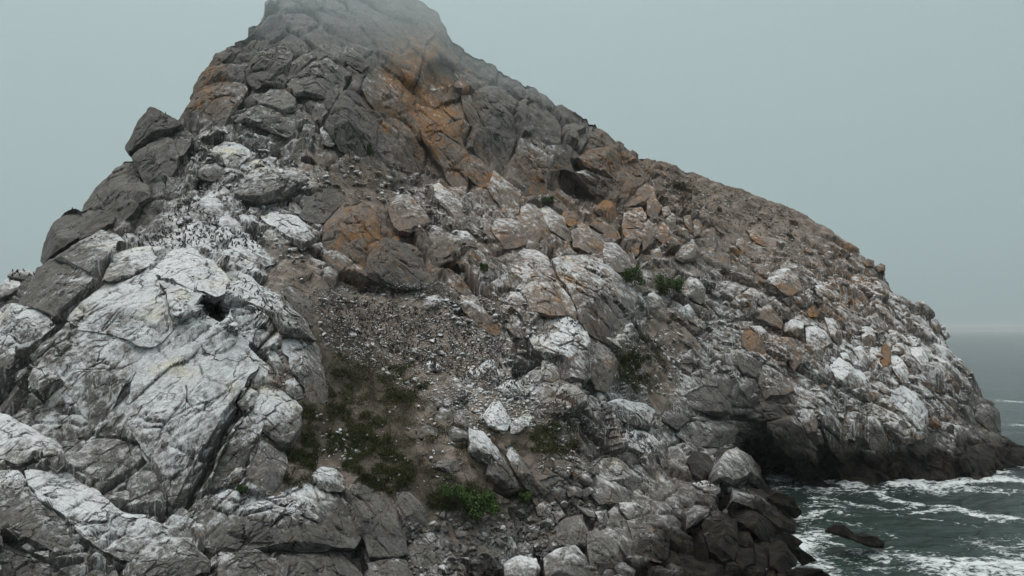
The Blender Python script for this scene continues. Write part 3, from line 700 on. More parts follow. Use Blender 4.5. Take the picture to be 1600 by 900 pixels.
# ------------------------------------------------------------------ the island
SKY = """-420,660 -200,560 -60,480 0,446 30,430 62,428 80,395 95,368 105,348 130,340 142,320 180,283 198,260 215,236 280,200 290,172 300,148 330,95 352,78 385,52 400,36 408,20 425,0 440,-12 500,-25 560,-30 620,-15 655,0 685,18
700,45 710,62 745,85 772,98 800,120 835,135 880,165 935,190 940,203 985,235 1050,256 1100,275 1160,297 1240,325 1290,355 1340,395 1385,422 1395,450 1440,480 1470,513 1490,552 1530,600 1553,640 1565,675 1590,692 1620,700 1720,760"""
sky = np.array([tuple(map(float, t.split(','))) for t in SKY.split()])
cols = np.r_[np.arange(-420, -10, 9.0), np.arange(-10, 1612, 2.0), np.arange(1612, 1720, 6.0)]
NR, NB = 440, 46
top = np.interp(cols, sky[:, 0], sky[:, 1])
v = np.linspace(0, 1, NR)
PX = np.repeat(cols[None], NR, 0)
PY = top[None] + (975 - top[None]) * v[:, None]
Yd = depth(PX.ravel(), PY.ravel())
Yd = add_hollows(PX.ravel(), PY.ravel(), Yd).reshape(PX.shape)
front = unproj(PX, PY, Yd)
ridge = front[0]
s = np.linspace(0, 1, NB + 1)[1:]
back = np.repeat(ridge[None], NB, 0).copy()
back[..., 1] += 130 * s[:, None] ** 0.9
back[..., 0] += (back[..., 0] * 0.25) * s[:, None]
back[..., 2] = (ridge[None, :, 2] + 8) * (1 - s[:, None] ** 1.25) - 8 - 2.0 * np.minimum(s[:, None] * 12, 1)
full = np.concatenate([back[::-1], front], 0)
fpx = np.concatenate([np.repeat(cols[None], NB, 0), PX], 0).ravel()
fpy = np.concatenate([np.repeat(top[None], NB, 0), PY], 0).ravel()
nr, nc = full.shape[:2]
TF = grid_faces(nr, nc)
TV = full.reshape(-1, 3)
TN = vnormals(TV, TF)
if (TN[(nr // 2) * nc + nc // 2] @ np.array([0, -1, 0.5])) < 0:
    TF = TF[:, ::-1]; TN = -TN
soil = fld(SOIL, fpx, fpy)
white = fld(WHITE, fpx, fpy)
orange = fld(ORANGE, fpx, fpy)
def patch(cx, cy, rx, ry):
    return np.exp(-((fpx - cx) / rx) ** 2 - ((fpy - cy) / ry) ** 2)
calm = np.clip(0.8 * patch(640, 20, 190, 90) + 0.75 * patch(720, 190, 130, 110) + 0.85 * patch(860, 230, 120, 80) + 0.8 * patch(290, 352, 80, 45) + 0.3 * patch(1150, 640, 80, 60) + 0.85 * patch(200, 590, 200, 190) + 0.5 * patch(880, 450, 90, 70) + 0.4 * patch(480, 120, 140, 90) + 0.5 * patch(1000, 750, 90, 90), 0, 0.88)
rough = (1 - 0.9 * sstep(0.25, 0.7, soil)) * (1 - calm)
cover = np.zeros(len(TV))
for nm, lab, o, P in rocks:
    b0, b1 = P.min(0), P.max(0)
    c = np.nonzero((fpx >= b0[0]) & (fpx <= b1[0]) & (fpy >= b0[1]) & (fpy <= b1[1]))[0]
    if o['sea'] or len(c) == 0:
        continue
    c = c[inside(P, fpx[c], fpy[c])]
    cover[c] = np.maximum(cover[c], 1.0)
d = 1.15 * blocks2(TV, fpx, 7.5, 3, tilt=0.55, step=0.3, crack=0.2, warp=0.1)
d += 0.95 * blocks2(TV, fpx, 3.0, 9, tilt=0.42, step=0.35, crack=0.24, warp=0.12)
d *= 1 - 0.35 * sstep(1000, 1100, fpx)
d += 0.6 * sstep(-0.1, 0.35, fbm(TV / 7.0, 411, 2)) * blocks2(TV, fpx, 1.4, 21, tilt=0.25, step=0.25, crack=0.24, warp=0.1)
d += 0.8 * fbm(TV / 9.0, 31, 2) + 0.14 * fbm(TV / 1.3, 41, 3)
d *= rough
d += sstep(0.25, 0.7, soil) * (0.7 * fbm(TV / 5.0, 51, 5, 0.55))
d += calm * 1.3 * fbm(TV / np.array([9.0, 9.0, 22.0]), 151, 4, 0.5)
cliff = np.clip(patch(700, 190, 110, 110) + patch(850, 235, 120, 80) + 0.8 * patch(960, 300, 70, 70) + 0.8 * patch(1330, 690, 160, 50), 0, 1)
c = np.nonzero(cliff > 0.03)[0]
d[c] += cliff[c] * (0.9 * blocks(TV[c], 13.0, 301, math.radians(76), stretch=2.8, tilt=0.45, step=0.3, crack=0.14, warp=0.08) + 0.4 * blocks(TV[c], 3.4, 311, math.radians(84), stretch=4.5, tilt=0.25, step=0.3, crack=0.2))
CREV = [("168,412 135,458 97,502 70,543 38,585 -10,640", 7, 6.0), ("398,598 375,640 350,680 325,730 300,780", 6, 4.0), ("262,452 263,490 268,512 236,548 212,590", 4, 3.0),
        ("545,128 540,150 520,175 505,200", 5, 4.0), ("392,112 388,135 375,165", 5, 3.5), ("860,400 885,450 902,500", 4, 4.0), ("1020,290 1010,345 995,400", 4, 4.0), ("970,360 968,380 985,420", 5, 5.0), ("735,150 752,200", 4, 3.0),
        ("1150,655 1200,660 1225,690 1270,740", 5, 4.0), ("1280,660 1300,710 1310,750", 5, 5.0), ("1075,820 1085,830 1100,860", 9, 6.0), ("1120,760 1135,780 1125,790", 7, 6.0), ("780,768 800,775 820,770", 6, 4.0), ("840,860 845,890", 6, 5.0), ("915,860 922,890", 6, 5.0), ("330,850 480,866 560,862", 4, 3.5), ("0,720 40,735", 5, 4.0)]
for pts, wd, dp in CREV:
    W = np.array([tuple(map(float, t.split(','))) for t in pts.split()])
    c = np.nonzero((fpx > W[:, 0].min() - 30) & (fpx < W[:, 0].max() + 30) & (fpy > W[:, 1].min() - 30) & (fpy < W[:, 1].max() + 30))[0]
    q = np.stack([fpx[c], fpy[c]], 1); q = q + 4 * np.stack([vnoise(TV[c] / 3.0, 201), vnoise(TV[c] / 3.0, 202)], 1)
    dm = np.full(len(c), 1e9)
    for a, b in zip(W[:-1], W[1:]):
        ab = b - a; t = np.clip(((q - a) @ ab) / (ab @ ab), 0, 1)
        dm = np.minimum(dm, np.linalg.norm(q - (a + t[:, None] * ab), axis=1))
    d[c] -= dp * (1 - sstep(0.3 * wd, wd * 1.3, dm))
d = d * (1 - 0.6 * cover) - 0.5 * cover
rows = np.repeat(np.r_[np.zeros(NB), (PY[:, nc // 2] - PY[0, nc // 2])], nc)
d *= np.where(fpx < 320, 0.4 + 0.6 * sstep(0, 30, rows), 0.85)
TD = TV + TN * d[:, None]
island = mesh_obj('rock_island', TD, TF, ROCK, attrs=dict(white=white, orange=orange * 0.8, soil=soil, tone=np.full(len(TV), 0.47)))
island.data.set_sharp_from_angle(angle=math.radians(40))
tag(island, kind='structure')
island['label'] = 'steep guano streaked rock island rising into the fog'

# ------------------------------------------------------------------ build each boulder as a solid bedded in the hill
CAM = np.array([0, 0, CAM_H])
def build_rock(idx, nm, lab, o, P):
    rg = np.random.default_rng(1000 + idx)
    per = np.linalg.norm(P - np.roll(P, -1, 0), axis=1).sum()
    area = 0.5 * abs(np.sum(P[:, 0] * np.roll(P[:, 1], -1) - P[:, 1] * np.roll(P[:, 0], -1)))
    rad = math.sqrt(area / math.pi)
    ns = int(np.clip(per / 1.9, 36, 230))
    nk = int(np.clip(rad / 1.5, 9, 46))
    out = resample(P, ns)
    out = out + (out - out.mean(0)) * 0.03
    # ragged outline
    jit = np.stack([vnoise(np.c_[out / (0.22 * rad + 2), np.full(ns, k + idx * 3.1)], 77 + k) for k in range(2)], 1)
    out = out + jit * (0.035 * rad + 0.4)
    cen = P.mean(0) * 0.35 + out.mean(0) * 0.65
    # plane through the hillside here (a plane in space is linear in 1/depth)
    spx = np.r_[out[:, 0], cen[0], 0.5 * (out[:, 0] + cen[0])]; spy = np.r_[out[:, 1], cen[1], 0.5 * (out[:, 1] + cen[1])]
    if o['sea']:
        Yc = float(ysea(P[:, 1].max())) * 0.97
        iv = np.full(len(spx), 1 / Yc)
    else:
        iv = 1.0 / depth(spx, np.clip(spy, -60, 1000))
    A = np.c_[np.ones(len(spx)), spx - cen[0], spy - cen[1]]
    co = np.linalg.lstsq(A, iv, rcond=None)[0]
    if o['up']:
        co[2] *= 0.25
    lim = 0.0075 * co[0]
    g = math.hypot(co[1], co[2])
    if g > lim:
        co[1:] *= lim / g
    Yf = lambda x, y: 1.0 / (co[0] + co[1] * (x - cen[0]) + co[2] * (y - cen[1]))
    R = rad * Yf(cen[0], cen[1]) / FPX              # metres
    c3 = unproj(cen[0], cen[1], Yf(cen[0], cen[1]))
    ux = unproj(cen[0] + 1, cen[1], Yf(cen[0] + 1, cen[1])) - c3
    uy = unproj(cen[0], cen[1] + 1, Yf(cen[0], cen[1] + 1)) - c3
    N = np.cross(uy, ux); N /= np.linalg.norm(N)
    if N @ (CAM - c3) < 0:
        N = -N
    tc = (CAM - c3) / np.linalg.norm(CAM - c3)
    D = 0.5 * N + 0.5 * tc; D /= np.linalg.norm(D)
    T = o['b'] * R * 1.6
    E = o['e'] * R
    t = np.r_[0.015, np.linspace(0, 1, nk)[1:] ** 0.85]
    ring = cen[None, None] + (out[None] - cen[None, None]) * t[:, None, None]
    q = (ring - cen) / rad
    # angular block: one bevel rising from every outline edge, cut off by a few tilted top faces
    km = Yf(cen[0], cen[1]) / FPX
    fx, fy = ring[..., 0], ring[..., 1]
    def smin(u, w, dl):
        return 0.5 * (u + w - np.sqrt((u - w) ** 2 + dl * dl))
    h = np.full(fx.shape, T + E)
    nf = rg.integers(3, 6) if not o['f'] else 7
    for k in range(nf):
        a = rg.uniform(0, 2 * math.pi); sl_ = rg.uniform(0.3, 1.3); c0 = rg.uniform(0.4, 0.9)
        pl = (T * c0 + E) - sl_ * T * (q[..., 0] * math.cos(a) + q[..., 1] * math.sin(a))
        h = smin(h, pl, 0.012 * T)
    Pq = cen[None] + (P - cen[None]) * 1.03
    cw = np.sign(np.sum(P[:, 0] * np.roll(P[:, 1], -1) - P[:, 1] * np.roll(P[:, 0], -1)))
    for k in range(len(Pq)):
        p0, p1 = Pq[k], Pq[(k + 1) % len(Pq)]
        ab = p1 - p0; ln = np.linalg.norm(ab) + 1e-9
        tt = np.clip(((fx - p0[0]) * ab[0] + (fy - p0[1]) * ab[1]) / ln ** 2, 0, 1)
        de = np.hypot(fx - p0[0] - tt * ab[0], fy - p0[1] - tt * ab[1]) * km
        ny_ = -cw * ab[0] / ln                      # > 0: the edge faces down
        sl_ = rg.uniform(0.45, 1.1) if ny_ < -0.4 else (rg.uniform(1.4, 3.2) if ny_ > 0.4 else rg.uniform(0.7, 2.2))
        h = smin(h, E * 0.7 + sl_ * de, 0.015 * T)
    edge_fade = np.clip((1 - t) / 0.25, 0, 1)[:, None]
    base3 = unproj(ring[..., 0], ring[..., 1], Yf(ring[..., 0], ring[..., 1]))
    flatp = base3.reshape(-1, 3)
    px_ = ring[..., 0].ravel()
    pn = flatp + D * h.ravel()[:, None]
    s1 = max(1.6, 0.5 * R)
    mk = sstep(-0.05, 0.35, fbm(pn / 6.0, 401, 2))          # fractured bands, smooth faces between
    dd = 0.22 * min(1.0, R / 3.5) * blocks2(pn, px_, s1, 13, tilt=0.6, step=0.25, crack=0.26, warp=0.06)
    dd += 0.6 * mk * min(1.0, R / 2.5) * blocks2(pn, px_, 1.5, 29, tilt=0.2, step=0.2, crack=0.26, warp=0.1)
    if R > 5:
        dd += 0.5 * (0.25 + 0.75 * mk) * blocks2(pn, px_, 4.2, 37, tilt=0.35, step=0.25, crack=0.26, warp=0.06)
    if o['f']:
        dd *= 0.6
    dd += 0.02 * R * fbm(pn / (0.8 * R), 61 + idx, 2) + 0.06 * fbm(pn / 0.9, 71, 3)
    h = h + dd.reshape(h.shape) * (0.35 + 0.65 * edge_fade)
    V = base3 + D * h[..., None]
    # back skirt into the hill
    sk, skx = [], []
    for sc_, dp in ((1.0, -0.25), (0.97, -0.6), (0.86, -1.05), (0.5, -1.3)):
        rr = cen[None] + (out - cen[None]) * sc_
        b3 = unproj(rr[:, 0], rr[:, 1], Yf(rr[:, 0], rr[:, 1]))
        sk.append(b3 + D * (E * 0.6 + dp * (0.8 * R + E))); skx.append(rr)
    V = np.concatenate([V, np.array(sk)], 0)
    pp = np.concatenate([ring, np.array(skx)], 0)
    nrr = V.shape[0]
    F = grid_faces(nrr, ns, True)
    V = V.reshape(-1, 3); pp = pp.reshape(-1, 2)
    nvn = vnormals(V, F)
    mid_ = (nk // 2) * ns
    if nvn[mid_:mid_ + ns].mean(0) @ D < 0:
        F = F[:, ::-1]
    base_pt = c3 - D * 0.3 * R
    rel = (pp[:, 1] - P[:, 1].min()) / (np.ptp(P[:, 1]) + 1e-6)
    wf_ = fld(WHITE, pp[:, 0], pp[:, 1]) + o['w']
    wv_ = np.clip(wf_ + o['c'] * np.clip(wf_ * 2.5, 0, 1) * (0.5 - rel), 0, 1.2)
    ov_ = np.clip(fld(ORANGE, pp[:, 0], pp[:, 1]) * 0.8 + o['o'] * 0.7, 0, 1.2)
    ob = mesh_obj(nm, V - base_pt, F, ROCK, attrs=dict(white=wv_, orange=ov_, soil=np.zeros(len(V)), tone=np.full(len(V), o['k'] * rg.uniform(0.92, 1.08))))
    ob.location = base_pt
    ob.data.set_sharp_from_angle(angle=math.radians(34))
    if lab:
        tag(ob, lab, {'rock_slab': 'rock slab', 'sea_rock': 'sea rock'}.get(nm, nm))
    else:
        ob.parent = island
    return ob
for i_, (nm, lab, o, P) in enumerate(rocks):
    build_rock(i_, nm, lab, o, P)

# ------------------------------------------------------------------ sea
def spaced(lo, a, b, hi, step, n):
    g = np.geomspace(1.0, 1.0 + max(hi - b, 1), n) - 1.0
    g2 = np.geomspace(1.0, 1.0 + max(a - lo, 1), n) - 1.0
    return np.unique(np.r_[(a - g2)[::-1], np.arange(a, b, step), b + g])
xs = spaced(-22000, 52, 235, 22000, 0.5, 60)
ys = spaced(-3000, 96, 262, 24000, 0.5, 60)
sx, sy = np.meshgrid(xs, ys)
SVx, SVy = sx.ravel(), sy.ravel()
near = 1 - sstep(250, 900, np.hypot(SVx, SVy))
pw = np.stack([SVx, SVy, np.zeros_like(SVx)], 1)
rotp = np.stack([0.85 * SVx + 0.5 * SVy, -0.5 * SVx + 0.85 * SVy, np.zeros_like(SVx)], 1)
wz = 0.38 * vnoise(rotp / np.array([16, 7, 1.0]), 3) + 0.30 * fbm(rotp / np.array([5.5, 2.6, 1.0]), 4, 4, 0.55)
fpx_s = np.where(SVy > 5, 800 + SVx / np.maximum(SVy, 5) * FPX, -999)
fpy_s = np.where(SVy > 5, HOR + CAM_H / np.maximum(SVy, 5) * FPX, -999)
FOAM = [("1283,763 1373,770 1390,780 1433,785 1483,792 1533,800 1577,812 1620,814", 1.5, .9), ("1273,777 1300,783 1333,790 1387,795 1433,790", 1.3, .75),
        ("1440,800 1483,797 1520,800 1560,813", 1.2, .8), ("1343,863 1400,870 1433,877 1483,883 1510,890", 1.3, .8), ("1455,880 1520,882 1600,886 1700,890", 3.5, 1.0), ("1470,895 1600,900 1700,905", 3.5, .9),
        ("1255,812 1290,800 1330,805", 1.6, .8), ("1245,855 1262,840 1280,832", 2.4, .9), ("1250,870 1278,880 1300,895", 1.6, .8), ("1330,858 1380,862 1392,855", 1.0, .7), ("1285,842 1330,852", 1.0, .8),
        ("1397,757 1427,755 1460,764 1493,752 1520,750 1567,747 1610,752", 3.2, 1.0), ("1460,770 1520,765 1600,768", 2.2, .7), ("1205,764 1260,762 1330,764 1390,762", 1.6, .65), ("1540,625 1600,628", 4.0, .9), ("1560,662 1600,664", 3.0, .9), ("1300,815 1345,822 1390,838", 1.2, .6),
        ("1380,800 1420,806 1470,812 1530,822", 1.0, .55), ("1300,870 1350,885 1420,893", 1.6, .7), ("1262,790 1290,786 1320,795", 1.6, .7)]
foam = np.zeros(len(SVx))
sel = np.nonzero((fpx_s > 1150) & (fpx_s < 1760) & (fpy_s > 600) & (fpy_s < 960))[0]
wob = np.stack([fbm(pw[sel] / 6.0, 81, 3), fbm(pw[sel] / 6.0, 85, 3)], 1) * 1.6
for pts, wd, am in FOAM:
    P = np.array([tuple(map(float, t.split(','))) for t in pts.split()])
    W = unproj(P[:, 0], P[:, 1], ysea(P[:, 1]))[:, :2]
    q = pw[sel][:, :2] + wob
    dm = np.full(len(sel), 1e9)
    for a, b in zip(W[:-1], W[1:]):
        ab = b - a
        t = np.clip(((q - a) @ ab) / (ab @ ab), 0, 1)
        dm = np.minimum(dm, np.linalg.norm(q - (a + t[:, None] * ab), axis=1))
    foam[sel] = np.maximum(foam[sel], am * 0.95 * np.exp(-(dm / (wd * 1.9)) ** 2))
under = depth(fpx_s[sel], fpy_s[sel]) - ysea(fpy_s[sel])
foam[sel] = np.maximum(foam[sel], 1.15 * (1 - sstep(3.0, 16, under)) * sstep(-30, -1, under) * (0.55 + 0.45 * vnoise(pw[sel] / 9.0, 91)))
shallow = np.zeros(len(SVx)); shallow[sel] = 1 - sstep(150, 215, SVy[sel])
wz = wz + 0.55 * foam * (0.6 + 0.5 * fbm(pw / 1.7, 95, 2))
SV = np.stack([SVx, SVy, np.where(near > 0, wz * near, 0) - 0.15], 1)
SF = grid_faces(len(ys), len(xs))[:, ::-1]
s = NT("sea_water")
P_ = s.pos()
fo, shl = s.attr('foam'), s.attr('shallow')
fn = s.noise(s.mapped(P_, (0.55, 0.9, 1.0)), 0.9, 6, 0.68, 0.7)
lace = s.n('ShaderNodeTexVoronoi', feature='DISTANCE_TO_EDGE'); s.l(s.mapped(P_, (0.35, 0.7, 1), (0, 0, 0.4)), lace.inputs['Vector']); lace.inputs['Scale'].default_value = 1.0
lc = s.rng(lace.outputs['Distance'], 0.0, 0.16, 0.16, 0.0)
fm = s.rng(s.math('ADD', s.math('ADD', fo, lc), s.math('MULTIPLY_ADD', fn, 2.4, -1.5)), 0.25, 0.8, 0.0, 0.92)
wcol = s.mix(shl, rgb(0.016, 0.023, 0.023), rgb(0.010, 0.024, 0.019))
s.l(s.mix(fm, wcol, rgb(0.62, 0.66, 0.66)), s.b.inputs['Base Color'])
s.put(s.b.inputs['Roughness'], s.rng(fm, 0, 1, 0.16, 0.8))
s.b.inputs['IOR'].default_value = 1.33
w1 = s.noise(s.mapped(P_, (0.5, 1.0, 1), (0, 0, 0.45)), 0.55, 5, 0.62, 0.4)
w2 = s.noise(s.mapped(P_, (0.02, 0.08, 1), (0, 0, 0.1)), 1.0, 4, 0.55)
bp = s.n('ShaderNodeBump'); s.l(s.math('MULTIPLY_ADD', w2, 1.6, w1), bp.inputs['Height']); bp.inputs['Strength'].default_value = 0.75; bp.inputs['Distance'].default_value = 1.1
s.l(bp.outputs[0], s.b.inputs['Normal'])
sea = mesh_obj('sea', SV, SF, s.m, attrs=dict(foam=foam, shallow=shallow))
tag(sea, 'dark green grey sea with white foam streaks', kind='structure')

# ------------------------------------------------------------------ finding the ground under a picture position
bpy.context.view_layer.update()
DG = bpy.context.evaluated_depsgraph_get()
def hit(px, py):
    d = Vector(((px - 800) / FPX, 1.0, -(py - HOR) / FPX)).normalized()
    ok, loc, nrm, fi, ob, mx = SC.ray_cast(DG, Vector((0, 0, CAM_H)), d, distance=600)
    return (np.array(loc), np.array(nrm), ob.name) if ok else None
def poly(sx_): return np.array([tuple(map(float, t.split(','))) for t in sx_.split()])
def scatter(pl, n, rg):
    lo, hi = pl.min(0), pl.max(0)
    out = np.zeros((0, 2))
    while len(out) < n:
        q = rg.uniform(lo, hi, (n * 2, 2))
        out = np.vstack([out, q[inside(pl, q[:, 0], q[:, 1])]])
    return out[:n]

# ------------------------------------------------------------------ loose stones
def ico(sub):
    import bmesh
    bm = bmesh.new(); bmesh.ops.create_icosphere(bm, subdivisions=sub, radius=1.0)
    bm.verts.ensure_lookup_table()
    V = np.array([v.co[:] for v in bm.verts]); F = np.array([[v.index for v in f.verts] for f in bm.faces])
    bm.free(); return V, F
ICO = {1: ico(1), 2: ico(2), 3: ico(3)}
def stone_geo(rg, sub, lean=None):
    V, F = ICO[sub]; V = V.copy()
    for k in range(rg.integers(6, 11)):
        n = rg.normal(size=3); n /= np.linalg.norm(n)
        dd = V @ n; lim_ = rg.uniform(0.32, 0.72)
        m = dd > lim_
        V[m] -= np.outer(dd[m] - lim_, n)
    V *= np.array([rg.uniform(0.9, 1.5), rg.uniform(0.7, 1.1), rg.uniform(0.55, 0.85)])
    V /= np.abs(V).max()
    if lean is not None:
        V *= np.array([1.15, 0.9, 1.15]); a = rg.normal() * 0.25; b = lean + rg.normal() * 0.25; c = rg.normal() * 0.3
    else:
        a = None
    if a is None:
        a, b, c = rg.uniform(-0.7, 0.7), rg.uniform(-0.5, 0.5), rg.uniform(0, 6.3)
    Rx = np.array([[1, 0, 0], [0, math.cos(a), -math.sin(a)], [0, math.sin(a), math.cos(a)]])
    Ry = np.array([[math.cos(b), 0, math.sin(b)], [0, 1, 0], [-math.sin(b), 0, math.cos(b)]])
    Rz = np.array([[math.cos(c), -math.sin(c), 0], [math.sin(c), math.cos(c), 0], [0, 0, 1]])
    return V @ (Ry @ Rx @ Rz).T, F
# area, count, smallest and largest size in pixels, extra white, extra orange, tone
STONES = [("1010,310 1100,305 1240,350 1340,415 1440,505 1500,610 1470,680 1300,640 1200,560 1060,540 1010,430", 260, 6, 19, .05, .12, .55),
          ("1010,310 1100,305 1240,350 1340,415 1440,505 1500,610 1470,680 1300,640 1200,560 1060,540 1010,430", 1300, 2, 5, .22, .08, .6),
          ("1000,255 1100,285 1240,335 1240,380 1100,340 1030,310", 330, 2, 5.5, .12, .15, .55),
          ("520,240 620,255 700,300 770,370 700,400 600,330 480,300", 260, 3.5, 12, .3, .1, .55),
          ("300,205 380,200 450,250 520,300 480,400 470,440 350,400 230,385 290,300", 330, 3.5, 12, .3, 0, .58),
          ("490,450 700,440 800,540 840,620 900,640 960,680 740,660 640,610 500,540", 230, 4, 11, .5, 0, .75),
          ("490,450 700,440 800,540 840,620 900,640 960,680 740,660 640,610 500,540", 6000, 1.5, 4.0, .5, .1, .8),
          ("710,590 840,600 840,670 740,685", 420, 2.5, 8, .5, 0, .6),
          ("630,810 700,800 800,790 900,745 950,790 930,900 640,905", 420, 6, 22, .05, 0, .5),
          ("630,810 700,800 800,790 900,745 950,790 930,900 640,905", 700, 2.5, 6, .05, .02, .5),
          ("490,600 720,650 720,770 620,765 490,720", 110, 3, 8, .5, .05, .58),
          ("490,640 560,690 540,740 510,720", 60, 3, 8, .75, 0, .6),
          ("650,460 830,470 840,560 760,540", 150, 4, 11, .35, .05, .55),
          ("980,540 1060,500 1070,620 980,620", 260, 2.5, 8, .5, 0, .58),
          ("840,660 940,690 920,740 840,740", 160, 2.5, 8, .15, .1, .5),
          ("380,560 480,600 470,690 400,700 370,640", 60, 3, 9, .4, 0, .55)]
rg = np.random.default_rng(5)
cand = []
for pl, n, s0, s1, w_, o_, k_ in STONES:
    for x, y in scatter(poly(pl), n, rg):
        cand.append((s0 + (s1 - s0) * rg.random() ** 2.0, x, y, w_, o_, k_))
cand.sort(key=lambda c: -c[0])
SVs, SFs, SA, nv = [], [], [], 0
made = 0
for i_, (sz, x, y, w_, o_, k_) in enumerate(cand):
    hb = hit(x, y)
    if hb is None or not (hb[2].startswith('rock_island') or (sz < 4 and w_ >= .45 and hb[2].startswith('boulder'))):
        continue
    loc, nrm, on = hb
    r_m = 0.5 * sz * loc[1] / FPX
    single = made < 300 and sz > 6
    V, F = stone_geo(rg, 3 if sz > 14 and single else (2 if single or sz > 7 else 1), 0.75 if x > 1000 and y < 700 else None)
    V = V * r_m * 1.15
    if sz > 9:
        V = V + (0.07 * r_m * fbm(V / (0.5 * r_m) + i_, 7, 2))[:, None] * V / (np.linalg.norm(V, axis=1, keepdims=True) + 1e-9)
    at_ = loc + nrm * r_m * (0.1 if x > 1000 and y < 700 else 0.25) + np.array([0, 0, 0.1 * r_m])
    wv_ = np.clip(float(fld(WHITE, np.array([x]), np.array([y]))[0]) * 0.5 + w_ + rg.normal() * 0.2, 0, 1.1) + 0.45 * (V[:, 2] / (np.abs(V[:, 2]).max() + 1e-9)) * (w_ > 0.1)
    wv_ = np.clip(wv_, 0, 1.1)
    ov_ = np.clip(float(fld(ORANGE, np.array([x]), np.array([y]))[0]) * 0.5 + o_ + rg.normal() * 0.12, 0, 1.0)
    tn = k_ * rg.uniform(0.75, 1.25)
    if single:
        ob = mesh_obj('stone', V, F, ROCK, parent=island, smooth=False, attrs=dict(white=wv_, orange=np.full(len(V), ov_), soil=np.zeros(len(V)), tone=np.full(len(V), tn)))
        ob.location = at_
        made += 1
    else:
        SVs.append(V + at_); SFs.append(F + nv); nv += len(V)
        SA.append(np.c_[wv_, np.tile([ov_, 0, tn], (len(V), 1))])
SA = np.vstack(SA)
ob = mesh_obj('loose_stones', np.vstack(SVs), np.vstack(SFs), ROCK, smooth=False, attrs=dict(white=SA[:, 0], orange=SA[:, 1], soil=SA[:, 2], tone=SA[:, 3]))
tag(ob, 'small loose stones and gravel strewn over the slopes', 'stones', kind='stuff')

# ------------------------------------------------------------------ plants
def leaf_mat(name, c0, c1):
    s = NT(name)
    n_ = s.noise(s.pos(), 0.9, 4, 0.65)
    v_ = s.attr('var')
    s.l(s.mix(s.rng(s.math('MULTIPLY_ADD', v_, 0.7, s.math('MULTIPLY', n_, 0.6)), 0.3, 0.8), c0, c1), s.b.inputs['Base Color'])
    s.b.inputs['Roughness'].default_value = 0.75
    s.b.inputs['Specular IOR Level'].default_value = 0.2
    return s.m
GRASS = leaf_mat("slope_grass", rgb(0.035, 0.034, 0.018), rgb(0.095, 0.085, 0.038))
MOSS = leaf_mat("green_turf", rgb(0.028, 0.034, 0.015), rgb(0.075, 0.078, 0.03))
BUSH = leaf_mat("bush_leaves", rgb(0.020, 0.042, 0.012), rgb(0.06, 0.10, 0.026))
STEM = NT("woody_stem"); STEM.b.inputs['Base Color'].default_value = rgb(0.06, 0.045, 0.03); STEM = STEM.m
def blades(cent, nrm, count, hgt, spread, rg):
    n = len(cent) * count
    c = np.repeat(cent, count, 0); m = np.repeat(nrm, count, 0)
    h_ = np.repeat(hgt, count)[:, None] * rg.uniform(0.5, 1.2, (n, 1))
    up = m * 0.5 + np.array([0, 0, 0.7]) + rg.normal(size=(n, 3)) * 0.55
    up /= np.linalg.norm(up, axis=1, keepdims=True)
    sd_ = np.cross(up, rg.normal(size=(n, 3))); sd_ /= np.linalg.norm(sd_, axis=1, keepdims=True)
    o_ = c + rg.normal(size=(n, 3)) * spread
    V = np.stack([o_ - sd_ * h_ * 0.16, o_ + sd_ * h_ * 0.16, o_ + up * h_ * 0.6 + sd_ * h_ * 0.13, o_ + up * h_ * 0.9 - sd_ * h_ * 0.07], 1).reshape(-1, 3)
    F = np.arange(n * 4).reshape(n, 4)
    return V, F, np.repeat(rg.random(n), 4)
def plant_patch(name, label, mat, blobs_, dens, h0, h1, rg):
    C, N, H = [], [], []
    for cx, cy, rx, ry in blobs_:
        n = int(rx * ry * 3.1 * dens)
        a = rg.uniform(0, 6.283, n); r = np.sqrt(rg.random(n))
        xy = np.c_[cx + rx * r * np.cos(a), cy + ry * r * np.sin(a)]
        nz_ = fbm(np.c_[xy[:, 0] / 16.0, xy[:, 1] / 11.0, np.ones(n)], 3, 3)
        xy = xy[nz_ > -0.15 + 0.5 * (rg.random(n) - 0.5) + 0.5 * np.maximum(0, r * r - 0.4)]
        for x, y in xy:
            hb = hit(x, y)
            if hb and hb[2].startswith('rock_island'):
                C.append(hb[0]); N.append(hb[1]); H.append(rg.uniform(h0, h1))
    V, F, A = blades(np.array(C), np.array(N), 7, np.array(H), 0.28, rg)
    ob = mesh_obj(name, V, F, mat, attrs=dict(var=A), smooth=False)
    tag(ob, label, 'grass', kind='stuff')
plant_patch('dry_grass', 'dry brownish grass and herbs on the earth slopes', GRASS,
            [(485, 650, 20, 40), (560, 600, 55, 60), (620, 660, 70, 60), (690, 700, 50, 50), (860, 690, 55, 45), (1000, 570, 45, 50), (1110, 300, 90, 24), (1180, 345, 80, 22), (540, 270, 70, 24), (1030, 440, 40, 30), (760, 700, 30, 50), (1240, 400, 60, 25)], 0.30, 0.16, 0.42, rg)
plant_patch('green_turf', 'dark green turf in the gully and on ledges', MOSS,
            [(465, 735, 28, 30), (560, 690, 50, 55), (600, 735, 50, 35), (700, 775, 38, 26), (735, 780, 40, 28), (865, 690, 40, 30), (990, 580, 30, 30), (1010, 560, 30, 35), (480, 690, 18, 50), (630, 600, 40, 30), (1060, 300, 30, 16), (820, 775, 20, 12), (530, 620, 22, 50)], 0.6, 0.2, 0.55, rg)
